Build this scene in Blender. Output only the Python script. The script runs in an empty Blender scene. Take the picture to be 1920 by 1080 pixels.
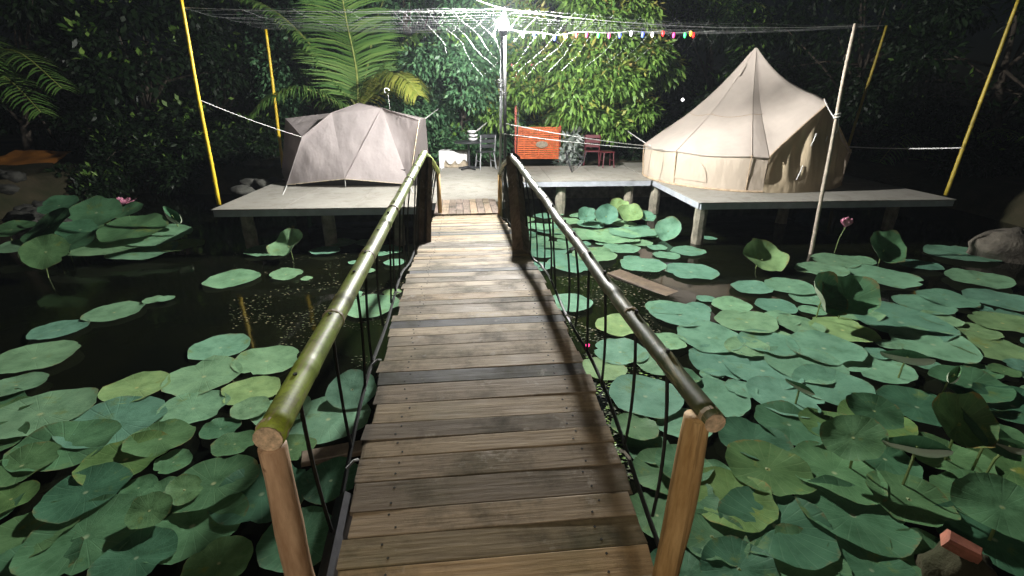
import bpy, math, random
import numpy as np
from mathutils import Vector, Matrix, noise as mnoise

R = math.radians
random.seed(7); rng = np.random.default_rng(7)
C = bpy.context.scene.collection
SC = bpy.context.scene

# ---------------------------------------------------------------- camera, world, light, exposure
CAMZ, PITCH, FPX = 2.58, R(21.4), 920.0
cam_d = bpy.data.cameras.new('camera'); cam = bpy.data.objects.new('camera', cam_d); C.objects.link(cam)
cam.location = (0, 0, CAMZ); cam.rotation_euler = (R(90) - PITCH, 0, 0)
cam_d.sensor_width = 36; cam_d.lens = FPX / 1920 * 36; cam_d.clip_end = 2000; cam_d.clip_start = 0.02
SC.camera = cam
w = bpy.data.worlds.new('World'); SC.world = w; w.use_nodes = True
sky = w.node_tree.nodes.new('ShaderNodeTexSky'); sky.sky_type = 'NISHITA'; sky.sun_disc = False
MOON_EL, MOON_ROT = R(38), R(200)
sky.sun_elevation = MOON_EL; sky.sun_rotation = MOON_ROT
bg = w.node_tree.nodes['Background']; w.node_tree.links.new(sky.outputs[0], bg.inputs[0])
bg.inputs[1].default_value = 0.0006
md = bpy.data.lights.new('moon', 'SUN'); md.energy = 0.018; md.angle = R(1.5); md.color = (0.8, 0.9, 1)
moon = bpy.data.objects.new('moon', md); C.objects.link(moon)
moon.rotation_euler = (R(90) - MOON_EL, 0, R(180) - MOON_ROT)
MAIN_LAMP, REAR_LAMP = 13500.0, 1500.0
SC.view_settings.view_transform = 'Standard'; SC.view_settings.look = 'None'
SC.view_settings.exposure = 0.0; SC.view_settings.gamma = 1; SC.view_settings.use_curve_mapping = False
try:
    SC.cycles.max_bounces = 5; SC.cycles.diffuse_bounces = 2; SC.cycles.glossy_bounces = 3
    SC.cycles.transparent_max_bounces = 4; SC.cycles.transmission_bounces = 2
    SC.cycles.use_denoising = True; SC.cycles.sample_clamp_indirect = 4
except Exception: pass

# ---------------------------------------------------------------- helpers
cp, sp = math.cos(PITCH), math.sin(PITCH)
def ray(px, py):
    a, b = (px - 960) / FPX, (540 - py) / FPX
    return Vector((a, cp + b * sp, -sp + b * cp))
def Pz(px, py, z):                      # hit the level z
    d = ray(px, py); t = (z - CAMZ) / d.z
    return Vector((0, 0, CAMZ)) + d * t
def Py(px, py, y):                      # hit the upright plane at distance y
    d = ray(px, py); return Vector((0, 0, CAMZ)) + d * (y / d.y)
def Pd(px, py, zc):                     # at a depth along the optical axis
    return Vector((0, 0, CAMZ)) + ray(px, py) * zc

def tag(o, label=None, cat=None, group=None, kind=None):
    if label: o['label'] = label
    if cat: o['category'] = cat
    if group: o['group'] = group
    if kind: o['kind'] = kind
    return o
def thing(name, label, cat, loc=(0, 0, 0), group=None, rz=0):
    o = bpy.data.objects.new(name, None); C.objects.link(o); o.location = loc; o.rotation_euler = (0, 0, rz)
    o.empty_display_size = 0.2
    return tag(o, label, cat, group)
def link(name, me, parent=None, loc=None):
    o = bpy.data.objects.new(name, me); C.objects.link(o)
    if parent: o.parent = parent
    if loc is not None: o.location = loc
    return o

class MB:
    def __init__(s): s.v = []; s.f = []; s.m = []
    def add(s, vs, fs, mi=0):
        n = len(s.v); s.v += [tuple(x) for x in vs]; s.f += [tuple(i + n for i in f) for f in fs]; s.m += [mi] * len(fs)
    def box(s, c, size, rz=0, mi=0, M=None, bev=0.0):
        a, b, h = size[0] / 2, size[1] / 2, size[2] / 2
        M = (Matrix.Translation(c) @ Matrix.Rotation(rz, 4, 'Z')) if M is None else M
        if bev <= 0:
            vs = [(x, y, z) for z in (-h, h) for x, y in ((-a, -b), (a, -b), (a, b), (-a, b))]
            fs = [(3, 2, 1, 0), (4, 5, 6, 7), (0, 1, 5, 4), (1, 2, 6, 5), (2, 3, 7, 6), (3, 0, 4, 7)]
        else:
            vs = [(x, y, -h) for x, y in ((-a, -b), (a, -b), (a, b), (-a, b))]
            vs += [(x, y, h - bev) for x, y in ((-a, -b), (a, -b), (a, b), (-a, b))]
            vs += [(x, y, h) for x, y in ((-a + bev, -b + bev), (a - bev, -b + bev), (a - bev, b - bev), (-a + bev, b - bev))]
            fs = [(3, 2, 1, 0), (8, 9, 10, 11)]
            for i in range(4):
                j = (i + 1) % 4; fs += [(i, j, 4 + j, 4 + i), (4 + i, 4 + j, 8 + j, 8 + i)]
        s.add([M @ Vector(p) for p in vs], fs, mi)
    def tube(s, pts, rad, n=8, mi=0, cap=True):
        pts = [Vector(p) for p in pts]; k = len(pts)
        rad = rad if isinstance(rad, (list, tuple)) else [rad] * k
        vs = []; up = None
        for i, p in enumerate(pts):
            t = (pts[min(i + 1, k - 1)] - pts[max(i - 1, 0)])
            t = t.normalized() if t.length > 1e-9 else Vector((0, 0, 1))
            if up is None: up = Vector((0, 0, 1)) if abs(t.z) < .9 else Vector((1, 0, 0))
            a = t.cross(up)
            if a.length < 1e-4: a = t.orthogonal()
            a.normalize(); b = a.cross(t).normalized(); up = b
            for j in range(n):
                q = 2 * math.pi * j / n
                vs.append(p + (a * math.cos(q) + b * math.sin(q)) * rad[i])
        fs = [(i * n + j, i * n + (j + 1) % n, (i + 1) * n + (j + 1) % n, (i + 1) * n + j) for i in range(k - 1) for j in range(n)]
        if cap: fs += [tuple(reversed(range(n))), tuple((k - 1) * n + j for j in range(n))]
        s.add(vs, fs, mi)
    def lathe(s, prof, c=(0, 0, 0), n=16, mi=0):
        c = Vector(c); vs = []
        for r, z in prof:
            for j in range(n):
                q = 2 * math.pi * j / n; vs.append(c + Vector((r * math.cos(q), r * math.sin(q), z)))
        k = len(prof)
        fs = [(i * n + j, i * n + (j + 1) % n, (i + 1) * n + (j + 1) % n, (i + 1) * n + j) for i in range(k - 1) for j in range(n)]
        fs += [tuple(reversed(range(n))), tuple((k - 1) * n + j for j in range(n))]
        s.add(vs, fs, mi)
    def grid(s, nu, nv, fn, mi=0):
        vs = [fn(i / (nu - 1), j / (nv - 1)) for j in range(nv) for i in range(nu)]
        fs = [(j * nu + i, j * nu + i + 1, (j + 1) * nu + i + 1, (j + 1) * nu + i) for j in range(nv - 1) for i in range(nu - 1)]
        s.add(vs, fs, mi)
    def mesh(s, mats, off=None, smooth=False):
        me = bpy.data.meshes.new('mesh')
        v = s.v if off is None else [(x - off[0], y - off[1], z - off[2]) for x, y, z in s.v]
        me.from_pydata(v, [], s.f)
        for m in (mats if isinstance(mats, (list, tuple)) else [mats]): me.materials.append(m)
        me.polygons.foreach_set('material_index', s.m)
        if smooth: me.polygons.foreach_set('use_smooth', [True] * len(me.polygons))
        me.update(); return me
    def build(s, name, mats, parent=None, smooth=False, off=None):
        """vertices are given in world space; a part is stored relative to its parent's place"""
        if off is None and parent is not None:
            off = parent.location
            if parent.parent is not None: off = parent.parent.location + parent.location
        return link(name, s.mesh(mats, off, smooth), parent)
def quads_mesh(V, F, mats, mi=None):
    me = bpy.data.meshes.new('mesh'); n = len(V); k = len(F); c = F.shape[1]
    me.vertices.add(n); me.vertices.foreach_set('co', V.astype(np.float32).ravel())
    me.loops.add(k * c); me.loops.foreach_set('vertex_index', F.astype(np.int32).ravel())
    me.polygons.add(k); me.polygons.foreach_set('loop_start', np.arange(0, k * c, c, dtype=np.int32))
    me.polygons.foreach_set('loop_total', np.full(k, c, dtype=np.int32))
    for m in mats: me.materials.append(m)
    if mi is not None: me.polygons.foreach_set('material_index', mi.astype(np.int32))
    me.update(calc_edges=True); me.validate(); return me
def sag(a, b, d, n=14):
    a, b = Vector(a), Vector(b)
    return [a.lerp(b, t) + Vector((0, 0, -4 * d * t * (1 - t))) for t in [i / n for i in range(n + 1)]]
def wob(v, s=1.0, seed=0.0):
    return mnoise.noise(Vector((v[0] * s + seed, v[1] * s - seed, v[2] * s + 2.3 * seed)))

# ---------------------------------------------------------------- materials
class NT:
    def __init__(s, name):
        s.m = bpy.data.materials.new(name); s.m.use_nodes = True
        s.t = s.m.node_tree; s.b = s.t.nodes['Principled BSDF']; s.out = s.t.nodes['Material Output']
    def n(s, k, **kw):
        x = s.t.nodes.new(k)
        for a, b in kw.items(): setattr(x, a, b)
        return x
    def l(s, a, b): s.t.links.new(a, b)
    def coord(s, scale=(1, 1, 1), kind='Object', rand=False):
        tc = s.n('ShaderNodeTexCoord'); mp = s.n('ShaderNodeMapping'); mp.inputs['Scale'].default_value = scale
        src = tc.outputs[kind]
        if rand:
            oi = s.n('ShaderNodeObjectInfo'); va = s.n('ShaderNodeVectorMath', operation='SCALE')
            cb = s.n('ShaderNodeCombineXYZ'); s.l(oi.outputs['Random'], cb.inputs[0]); s.l(oi.outputs['Random'], cb.inputs[1]); s.l(oi.outputs['Random'], cb.inputs[2])
            s.l(cb.outputs[0], va.inputs[0]); va.inputs['Scale'].default_value = 57.0
            ad = s.n('ShaderNodeVectorMath', operation='ADD'); s.l(src, ad.inputs[0]); s.l(va.outputs[0], ad.inputs[1]); src = ad.outputs[0]
        s.l(src, mp.inputs[0]); return mp.outputs[0]
    def noise(s, vec, scale, detail=4, rough=.6):
        x = s.n('ShaderNodeTexNoise'); x.inputs['Scale'].default_value = scale; x.inputs['Detail'].default_value = detail
        x.inputs['Roughness'].default_value = rough
        if vec is not None: s.l(vec, x.inputs['Vector'])
        return x.outputs['Fac']
    def ramp(s, fac, stops):
        x = s.n('ShaderNodeValToRGB'); e = x.color_ramp.elements
        while len(e) < len(stops): e.new(.5)
        for i, (p, c) in enumerate(stops):
            e[i].position = p; e[i].color = (*c, 1) if len(c) == 3 else c
        s.l(fac, x.inputs[0]); return x.outputs[0]
    def mix(s, fac, a, b, mode='MIX'):
        x = s.n('ShaderNodeMix', data_type='RGBA', blend_type=mode)
        for v, i in ((fac, 0), (a, 6), (b, 7)):
            if hasattr(v, 'links'): s.l(v, x.inputs[i])
            else: x.inputs[i].default_value = v if i == 0 else (*v, 1)
        return x.outputs[2]
    def bump(s, fac, strength=.3, dist=.01):
        x = s.n('ShaderNodeBump'); x.inputs['Strength'].default_value = strength; x.inputs['Distance'].default_value = dist
        s.l(fac, x.inputs['Height']); s.l(x.outputs[0], s.b.inputs['Normal'])
    def set(s, rough=.6, spec=None, metal=0):
        s.b.inputs['Roughness'].default_value = rough; s.b.inputs['Metallic'].default_value = metal
        if spec is not None: s.b.inputs['Specular IOR Level'].default_value = spec
        return s
def basic(name, col, rough=.6, metal=0, scale=6, var=.35, bump=.15, spec=None, bdist=.004):
    t = NT(name); v = t.coord(); f = t.noise(v, scale, 5)
    c0 = tuple(x * (1 - var) for x in col); c1 = tuple(min(1, x * (1 + var)) for x in col)
    t.l(t.ramp(f, [(.3, c0), (.7, c1)]), t.b.inputs['Base Color'])
    f2 = t.noise(v, scale * 8, 3); t.bump(f2, bump, bdist); t.set(rough, spec, metal); return t.m
def emit(name, col, s):
    t = NT(name); t.b.inputs['Base Color'].default_value = (*col, 1)
    t.b.inputs['Emission Color'].default_value = (*col, 1); t.b.inputs['Emission Strength'].default_value = s; return t.m

def m_plank(name, axis_scale, tones, rand=True):
    t = NT(name); v = t.coord(axis_scale, rand=rand)
    g = t.noise(v, 3.0, 8, .65)
    oi = t.n('ShaderNodeObjectInfo')
    base = t.ramp(oi.outputs['Random'], tones); base.node.color_ramp.interpolation = 'CONSTANT'
    grain = t.ramp(g, [(.28, (.58, .54, .50)), (.5, (.92, .90, .88)), (.72, (1.2, 1.17, 1.12))])
    c = t.mix(1.0, base, grain, 'MULTIPLY')
    v2 = t.coord((1, 1, 1), rand=rand); st = t.noise(v2, 3.6, 7, .7)
    c = t.mix(t.ramp(st, [(.47, (0, 0, 0)), (.68, (.85, .85, .85))]), c, (.045, .042, .03))
    ol = t.noise(t.coord((1, 1, 1), rand=True), 1.7, 4, .6); c = t.mix(t.ramp(ol, [(.5, (0, 0, 0)), (.75, (.5, .5, .5))]), c, (.13, .125, .06))
    pale = t.noise(v2, 7.0, 5, .7)
    c = t.mix(t.ramp(pale, [(.6, (0, 0, 0)), (.76, (.6, .6, .6))]), c, (.50, .46, .40))
    t.l(c, t.b.inputs['Base Color']); t.bump(g, .5, .006)
    rg = t.ramp(st, [(.3, (.62,) * 3), (.7, (.85,) * 3)]); t.l(rg, t.b.inputs['Roughness']); t.set(.7, .22)
    t.l(rg, t.b.inputs['Roughness']); return t.m
PT = [(0, (.36, .29, .195)), (.17, (.27, .22, .155)), (.36, (.195, .165, .125)), (.5, (.48, .39, .265)), (.64, (.32, .26, .18)), (.80, (.11, .112, .118)), (.86, (.40, .29, .16)), (.94, (.235, .195, .125))]
M_PLANK = m_plank('weathered plank', (1.3, 22, 22), PT)
M_RAMP = m_plank('landing plank', (22, 1.3, 22), [(0, (.33, .26, .20)), (.3, (.27, .22, .19)), (.6, (.39, .30, .22)), (.8, (.23, .185, .16))])
M_TIMBER = m_plank('old timber', (14, 14, 1.2), [(0, (.21, .17, .14)), (.5, (.16, .13, .11))])
M_SIDE = basic('grey side board', (.11, .11, .12), .7, scale=9)

def m_bamboo(name, stops, rough=.5, big=1.6):
    t = NT(name); v = t.coord((1, 1, 1)); f = t.noise(v, big, 5, .6); c = t.ramp(f, stops)
    f2 = t.noise(v, 26, 4, .7); c = t.mix(t.ramp(f2, [(.52, (0, 0, 0)), (.7, (.55, .55, .55))]), c, (.15, .13, .06)); sc_ = t.noise(t.coord((60, 5, 60)), 1.0, 3, .6); c = t.mix(t.ramp(sc_, [(.52, (0, 0, 0)), (.64, (.65, .65, .65))]), c, (.36, .33, .17)); gr_ = t.noise(v, 5.5, 6, .75); c = t.mix(t.ramp(gr_, [(.50, (0, 0, 0)), (.66, (.75, .75, .75))]), c, (.07, .065, .03))
    t.l(c, t.b.inputs['Base Color']); t.bump(f2, .2, .003); t.set(rough, .5); return t.m
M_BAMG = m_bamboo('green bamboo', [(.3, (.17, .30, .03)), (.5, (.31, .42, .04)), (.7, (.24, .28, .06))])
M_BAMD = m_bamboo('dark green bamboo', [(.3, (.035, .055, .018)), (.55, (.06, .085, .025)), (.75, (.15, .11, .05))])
M_NODE = basic('bamboo node', (.32, .26, .16), .6, scale=20)
M_CUT = basic('cut wood end', (.56, .42, .28), .85, scale=45, var=.6, bump=.8)
M_PEEL = None
def m_peel(name, a, b):
    t = NT(name); v = t.coord((9, 9, 1.6)); f = t.noise(v, 3, 7, .65); c = t.ramp(f, [(.32, a), (.68, b)]); f3 = t.noise(t.coord((38, 38, 1.1)), 1.0, 4, .7); c = t.mix(t.ramp(f3, [(.52, (0, 0, 0)), (.62, (.6, .6, .6))]), c, tuple(x * .45 for x in a))
    k = t.noise(t.coord((1, 1, 1)), 13, 2); c = t.mix(t.ramp(k, [(.68, (0, 0, 0)), (.73, (.8, .8, .8))]), c, (.12, .06, .03))
    t.l(c, t.b.inputs['Base Color']); t.bump(f, .5, .006); t.set(.7, .3); return t.m
M_PEEL1 = m_peel('peeled pole pink', (.30, .18, .10), (.56, .39, .25))
M_PEEL2 = m_peel('peeled pole orange', (.32, .19, .07), (.58, .39, .18))
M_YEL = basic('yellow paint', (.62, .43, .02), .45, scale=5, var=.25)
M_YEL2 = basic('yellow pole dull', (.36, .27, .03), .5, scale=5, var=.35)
M_STICK = basic('pale peeled stick', (.42, .36, .29), .7, scale=14)
M_ROPE = basic('white rope', (.62, .62, .60), .8, scale=40)
M_NET = basic('white net cord', (.26, .27, .27), .6, scale=30)
M_BLACK = basic('black cord', (.012, .014, .012), .6, scale=30)
M_DECK = None
def m_deck():
    t = NT('cement board'); v = t.coord((1, 1, 1), rand=True); f = t.noise(v, 1.4, 6, .65); f2 = t.noise(v, 45, 3)
    c = t.ramp(f, [(.3, (.25, .24, .205)), (.55, (.31, .295, .26)), (.75, (.35, .335, .30))])
    c = t.mix(t.ramp(t.noise(v, 5, 5, .7), [(.50, (0, 0, 0)), (.72, (.7, .7, .7))]), c, (.16, .145, .115))
    t.l(c, t.b.inputs['Base Color']); t.bump(f2, .12, .002); t.set(.75, .3); return t.m
M_DECK = m_deck()
M_FASCIA = basic('grey steel edge', (.36, .38, .42), .5, scale=4, var=.2)
M_CONC = basic('mossy concrete post', (.24, .22, .17), .9, scale=7, var=.5, bump=.5)
M_DARKWOOD = basic('dark wet beam', (.05, .045, .035), .6, scale=8)
M_GALV = basic('galvanised pipe', (.30, .31, .32), .6, metal=.2, scale=12, var=.2)
M_PIPE = basic('dark pipe', (.025, .025, .025), .5, scale=12)
def m_canvas(name, col, var=.1, wr=2.2, ws=.35, tr=.22):
    t = NT(name); v = t.coord((1, 1, 1)); f = t.noise(v, 1.3, 5, .6)
    c = t.ramp(f, [(.3, tuple(x * (1 - var) for x in col)), (.7, tuple(x * (1 + var) for x in col))])
    t.l(c, t.b.inputs['Base Color'])
    f2 = t.noise(t.coord((1, 1, .45)), wr, 3, .5); f3 = t.noise(v, 180, 2)
    md_ = t.n('ShaderNodeMath', operation='MULTIPLY_ADD'); t.l(f3, md_.inputs[0]); md_.inputs[1].default_value = .02; t.l(f2, md_.inputs[2])
    t.bump(md_.outputs[0], ws, .12); t.set(.85, .2)
    ts = t.n('ShaderNodeBsdfTranslucent'); t.l(c, ts.inputs[0]); mx = t.n('ShaderNodeMixShader'); mx.inputs[0].default_value = tr
    t.l(t.b.outputs[0], mx.inputs[1]); t.l(ts.outputs[0], mx.inputs[2]); t.l(mx.outputs[0], t.out.inputs[0]); return t.m
M_TAUPE = m_canvas('taupe nylon', (.40, .355, .345), .1, 2.6, .6, tr=.4)
M_TAUPE_D = m_canvas('grey nylon', (.40, .36, .35), tr=.7)
M_SHEET = m_canvas('charcoal groundsheet', (.06, .055, .055))
M_PIPING = basic('pale piping', (.62, .52, .36), .6, scale=20)
M_CANVAS = m_canvas('sand canvas roof', (.52, .455, .40), .10, 1.6, .6)
M_CWALL = m_canvas('sand canvas wall', (.54, .46, .37), .10, 3, .5)
M_CDOOR = m_canvas('sand canvas door', (.50, .41, .28), .12, 3, .6)
M_SEAM = basic('canvas seam', (.40, .30, .20), .8, scale=20)
M_MESHW = basic('pale window mesh', (.53, .45, .37), .8, scale=60)
M_ORANGE = basic('orange painted slat', (.62, .13, .03), .5, scale=9, var=.3)
M_RED = basic('red painted steel', (.42, .07, .03), .45, scale=9)
M_REDPL = basic('red plastic', (.08, .01, .015), .4, scale=9, var=.2)
M_BLKPL = basic('black plastic', (.025, .027, .03), .4, scale=10)
M_WHITE = basic('white cloth', (.55, .55, .55), .8, scale=5, var=.1)
M_RATTAN = basic('beige bench', (.30, .25, .18), .7, scale=20)
M_TARP = basic('orange tarpaulin', (.40, .16, .03), .5, scale=2, var=.3)
M_STONE = basic('grey stone', (.05, .05, .042), .9, scale=4, var=.4, bump=.6, bdist=.02)
M_STONE2 = basic('pale brown stone', (.13, .115, .09), .9, scale=3, var=.4, bump=.8, bdist=.03)
M_BRICK = basic('red brick', (.36, .13, .08), .85, scale=14)
M_BARK = basic('bark', (.10, .08, .06), .9, scale=9, var=.5, bump=.8, bdist=.02)
M_FROND_RIB = basic('palm rib', (.22, .26, .06), .5, scale=8)
M_STEM = basic('leaf stalk', (.16, .22, .07), .6, scale=8)
M_PINK = basic('lotus petal', (.72, .30, .42), .55, scale=8, var=.25)
M_BULB = emit('lamp bulb', (1.0, .985, .95), MAIN_LAMP)
M_RBULB = emit('warm lamp bulb', (1.0, .86, .68), REAR_LAMP)

def m_leaf(name, stops, tr=.25, rough=.45):
    t = NT(name); g = t.n('ShaderNodeNewGeometry'); c = t.ramp(g.outputs['Random Per Island'], stops)
    t.l(c, t.b.inputs['Base Color']); t.set(rough, .4)
    ts = t.n('ShaderNodeBsdfTranslucent'); t.l(c, ts.inputs[0]); mx = t.n('ShaderNodeMixShader'); mx.inputs[0].default_value = tr
    t.l(t.b.outputs[0], mx.inputs[1]); t.l(ts.outputs[0], mx.inputs[2]); t.l(mx.outputs[0], t.out.inputs[0]); return t.m
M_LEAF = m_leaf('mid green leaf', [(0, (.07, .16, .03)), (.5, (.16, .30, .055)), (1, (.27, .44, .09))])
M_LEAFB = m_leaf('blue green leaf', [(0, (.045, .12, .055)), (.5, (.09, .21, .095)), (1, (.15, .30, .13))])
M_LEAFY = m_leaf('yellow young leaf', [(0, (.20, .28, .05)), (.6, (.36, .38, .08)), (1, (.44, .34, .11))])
M_LEAFD = m_leaf('painted dark leaf', [(0, (.007, .02, .007)), (1, (.02, .045, .013))])  # leaf green painted near black where lamp light should fade out
M_FROND = m_leaf('palm leaflet', [(0, (.07, .17, .04)), (.6, (.14, .26, .06)), (1, (.22, .33, .09))], .35, .35)
M_FRONDY = m_leaf('yellow palm leaflet', [(0, (.20, .26, .04)), (1, (.36, .36, .08))], .3, .4)
M_VARIEG = m_leaf('pale variegated leaf', [(0, (.10, .16, .10)), (.5, (.35, .4, .36)), (1, (.6, .62, .6))], .2)

def m_pad(name, a, b, under):
    t = NT(name); tc = t.n('ShaderNodeTexCoord'); sx = t.n('ShaderNodeSeparateXYZ'); t.l(tc.outputs['Object'], sx.inputs[0])
    at = t.n('ShaderNodeMath', operation='ARCTAN2'); t.l(sx.outputs[1], at.inputs[0]); t.l(sx.outputs[0], at.inputs[1])
    mu = t.n('ShaderNodeMath', operation='MULTIPLY'); t.l(at.outputs[0], mu.inputs[0]); mu.inputs[1].default_value = 21 / (2 * math.pi)
    fr = t.n('ShaderNodeMath', operation='PINGPONG'); t.l(mu.outputs[0], fr.inputs[0]); fr.inputs[1].default_value = .5
    vein = t.ramp(fr.outputs[0], [(0.0, (1, 1, 1)), (.09, (0, 0, 0))])
    ln = t.n('ShaderNodeVectorMath', operation='LENGTH'); t.l(tc.outputs['Object'], ln.inputs[0])
    oi = t.n('ShaderNodeObjectInfo'); c = t.mix(oi.outputs['Random'], a, b)
    v = t.coord((1, 1, 1), rand=True); nz = t.noise(v, 2.2, 6, .65)
    c = t.mix(1, c, t.ramp(nz, [(.25, (.55, .62, .55)), (.5, (1, 1, 1)), (.75, (1.3, 1.2, 1.2))]), 'MULTIPLY')
    c = t.mix(t.ramp(t.noise(v, 1.3, 5, .7), [(.60, (0, 0, 0)), (.72, (.75, .75, .75))]), c, (.17, .21, .05))
    br = t.noise(v, 9, 4, .7); c = t.mix(t.ramp(br, [(.68, (0, 0, 0)), (.74, (.8, .8, .8))]), c, (.14, .11, .05))
    vm = t.n('ShaderNodeMath', operation='MULTIPLY'); t.l(vein, vm.inputs[0]); vm.inputs[1].default_value = .16
    c = t.mix(vm.outputs[0], c, (.22, .34, .20))
    c = t.mix(t.ramp(ln.outputs['Value'], [(.03, (.8, .8, .8)), (.075, (0, 0, 0))]), c, (.42, .45, .26))
    ed = t.n('ShaderNodeMath', operation='MULTIPLY_ADD'); t.l(t.noise(v, 5, 4, .7), ed.inputs[0]); ed.inputs[1].default_value = .55; t.l(ln.outputs['Value'], ed.inputs[2])
    c = t.mix(t.ramp(ed.outputs[0], [(0, (0, 0, 0)), (.5, (0, 0, 0)), (1, (0, 0, 0))]), c, (.2, .16, .06)) if False else c
    e2 = t.n('ShaderNodeMapRange'); t.l(ed.outputs[0], e2.inputs[0]); e2.inputs[1].default_value = 1.27; e2.inputs[2].default_value = 1.40; e2.inputs[3].default_value = 0; e2.inputs[4].default_value = .8
    c = t.mix(e2.outputs[0], c, (.20, .15, .06))
    pr = t.n('ShaderNodeMath', operation='FRACT'); p2 = t.n('ShaderNodeMath', operation='MULTIPLY'); t.l(oi.outputs['Random'], p2.inputs[0]); p2.inputs[1].default_value = 17.3; t.l(p2.outputs[0], pr.inputs[0])
    yl = t.ramp(pr.outputs[0], [(0, (.9, 1.0, 1.05)), (.3, (1.02, 1.0, .9)), (.55, (.72, .85, .92)), (.8, (1.0, 1.05, 1.0)), (.93, (1.2, 1.05, .72))]); yl.node.color_ramp.interpolation = 'CONSTANT'
    c = t.mix(1.0, c, yl, 'MULTIPLY')
    ge = t.n('ShaderNodeNewGeometry'); c = t.mix(ge.outputs['Backfacing'], c, under)
    t.l(c, t.b.inputs['Base Color']); ad = t.n('ShaderNodeMath', operation='MULTIPLY_ADD'); t.l(vein, ad.inputs[0]); ad.inputs[1].default_value = -.35; t.l(nz, ad.inputs[2])
    t.bump(ad.outputs[0], .16, .05); t.set(.6, .15)
    ts = t.n('ShaderNodeBsdfTranslucent'); t.l(c, ts.inputs[0]); mx = t.n('ShaderNodeMixShader'); mx.inputs[0].default_value = .12
    t.l(t.b.outputs[0], mx.inputs[1]); t.l(ts.outputs[0], mx.inputs[2]); t.l(mx.outputs[0], t.out.inputs[0]); return t.m
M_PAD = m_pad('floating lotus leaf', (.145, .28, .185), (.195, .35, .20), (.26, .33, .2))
M_PADG = m_pad('raised and dimmed lotus leaf', (.05, .13, .07), (.10, .205, .09), (.36, .42, .30))  # deep green of raised leaves; also paints dim light onto the foreground crowds

def m_water():
    t = NT('pond water'); v = t.coord(); t.l(t.ramp(t.noise(v, .5, 5), [(.35, (.002, .003, .002)), (.7, (.007, .008, .003))]), t.b.inputs['Base Color'])
    t.set(.07, .5); t.b.inputs['IOR'].default_value = 1.33; t.bump(t.noise(v, 2.2, 3), .05, .05); return t.m
M_WATER = m_water()
def m_ground():
    t = NT('bank soil'); v = t.coord(); f = t.noise(v, .8, 8, .65)
    t.l(t.ramp(f, [(.3, (.02, .03, .01)), (.5, (.05, .045, .025)), (.7, (.10, .08, .05))]), t.b.inputs['Base Color'])
    t.bump(t.noise(v, 6, 6), .6, .06); t.set(.95, .2); return t.m
M_GROUND = m_ground()

# ---------------------------------------------------------------- the setting: bank and pond
PX0, PX1, PY0, PY1 = -11.5, 10.6, -1.6, 13.7
def bank_h(x, y):
    wv = .5 * wob((x, y, 0), .35, 3.0)
    d = max(PX0 - x, x - PX1, PY0 - y, y - PY1) + wv          # >0 on land
    t = min(1, max(0, (d + .7) / 1.4)); t = t * t * (3 - 2 * t)
    return -.75 + 1.45 * t + .10 * wob((x, y, 0), .5, 9.0) * t + .04 * wob((x, y, 0), 2.2, 5.0)
xs = [-110, -80, -45, -30, -22] + list(np.arange(-17, 17.01, .4)) + [22, 30, 45, 80, 110]
ys = [-110, -50, -22, -12] + list(np.arange(-8, 22.01, .4)) + [26, 32, 42, 60, 90, 110]
g = MB(); nx = len(xs)
g.v = [(x, y, bank_h(x, y)) for y in ys for x in xs]
g.f = [(j * nx + i, j * nx + i + 1, (j + 1) * nx + i + 1, (j + 1) * nx + i) for j in range(len(ys) - 1) for i in range(nx - 1)]
g.m = [0] * len(g.f)
tag(g.build('ground', M_GROUND, smooth=True), kind='structure')
g = MB(); g.grid(2, 2, lambda u, v: (PX0 - 2 + (PX1 - PX0 + 4) * u, PY0 - 1.5 + (PY1 - PY0 + 3) * v, 0))
tag(g.build('pond_water', M_WATER), kind='structure')

# ---------------------------------------------------------------- footbridge
BH = np.array([-1.5, 0, 1.1, 1.37, 1.9, 2.62, 3.24, 3.84, 5.03, 7.54, 9.2])
BD = np.array([1.80, 1.60, 1.41, 1.35, 1.265, 1.227, 1.245, 1.30, 1.42, 1.735, 1.96])
_hh = np.linspace(-1.5, 9.2, 400); _dd = np.interp(_hh, BH, BD)
_k = np.ones(41) / 41; _ds = np.convolve(np.pad(_dd, 20, mode='edge'), _k, 'valid'); _ds[:20] = _dd[:20]; _ds[-20:] = _dd[-20:]
def bz(h): return CAMZ - float(np.interp(h, _hh, _ds))
def B(h, s, dz=0): return Vector((.075 - .1029 * h + s * .9947, h + s * .1024, bz(h) + dz))
BYAW = math.atan2(.1024, .9947)
bridge = thing('footbridge', 'arched wooden plank footbridge with bamboo handrails leading to the tent decks', 'footbridge', B(2.6, 0, -.25))
HALF = .5
h = -1.25; pi = 0
while h < 7.50:
    wd = random.choice([.085, .095, .10, .11, .12, .135, .15])
    if h + wd > 7.6: break
    hc = h + wd / 2
    slope = math.atan2(bz(hc + .1) - bz(hc - .1), .2)
    L = 2 * HALF + random.uniform(-.012, .03)
    c = B(hc, random.uniform(-.008, .008), -.0125 + random.uniform(-.0012, .0012))
    M = Matrix.Rotation(BYAW + random.uniform(-.005, .005), 4, 'Z') @ Matrix.Rotation(slope + random.uniform(-.006, .006), 4, 'X') @ Matrix.Rotation(random.uniform(-.004, .004), 4, 'Y')
    mb = MB(); mb.box((0, 0, 0), (L, wd - random.uniform(.0008, .0035), .025), M=Matrix.Identity(4), bev=.002)
    # slight cup and uneven end
    mb.v = [(x + (random.uniform(-.006, .006)), y + random.uniform(-.0018, .0018), z) for x, y, z in mb.v]
    for sx in (-1, 1):
        for q in (-.25, .25):
            mb.box((sx * (.36 + random.uniform(-.02, .02)), q * wd + random.uniform(-.006, .006), .0125), (.007, .007, .003), random.uniform(0, 1), mi=1)
    o = link('plank', mb.mesh([M_PLANK, M_BLACK]), bridge, c - bridge.location); o.rotation_euler = M.to_euler()
    h += wd; pi += 1
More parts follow.
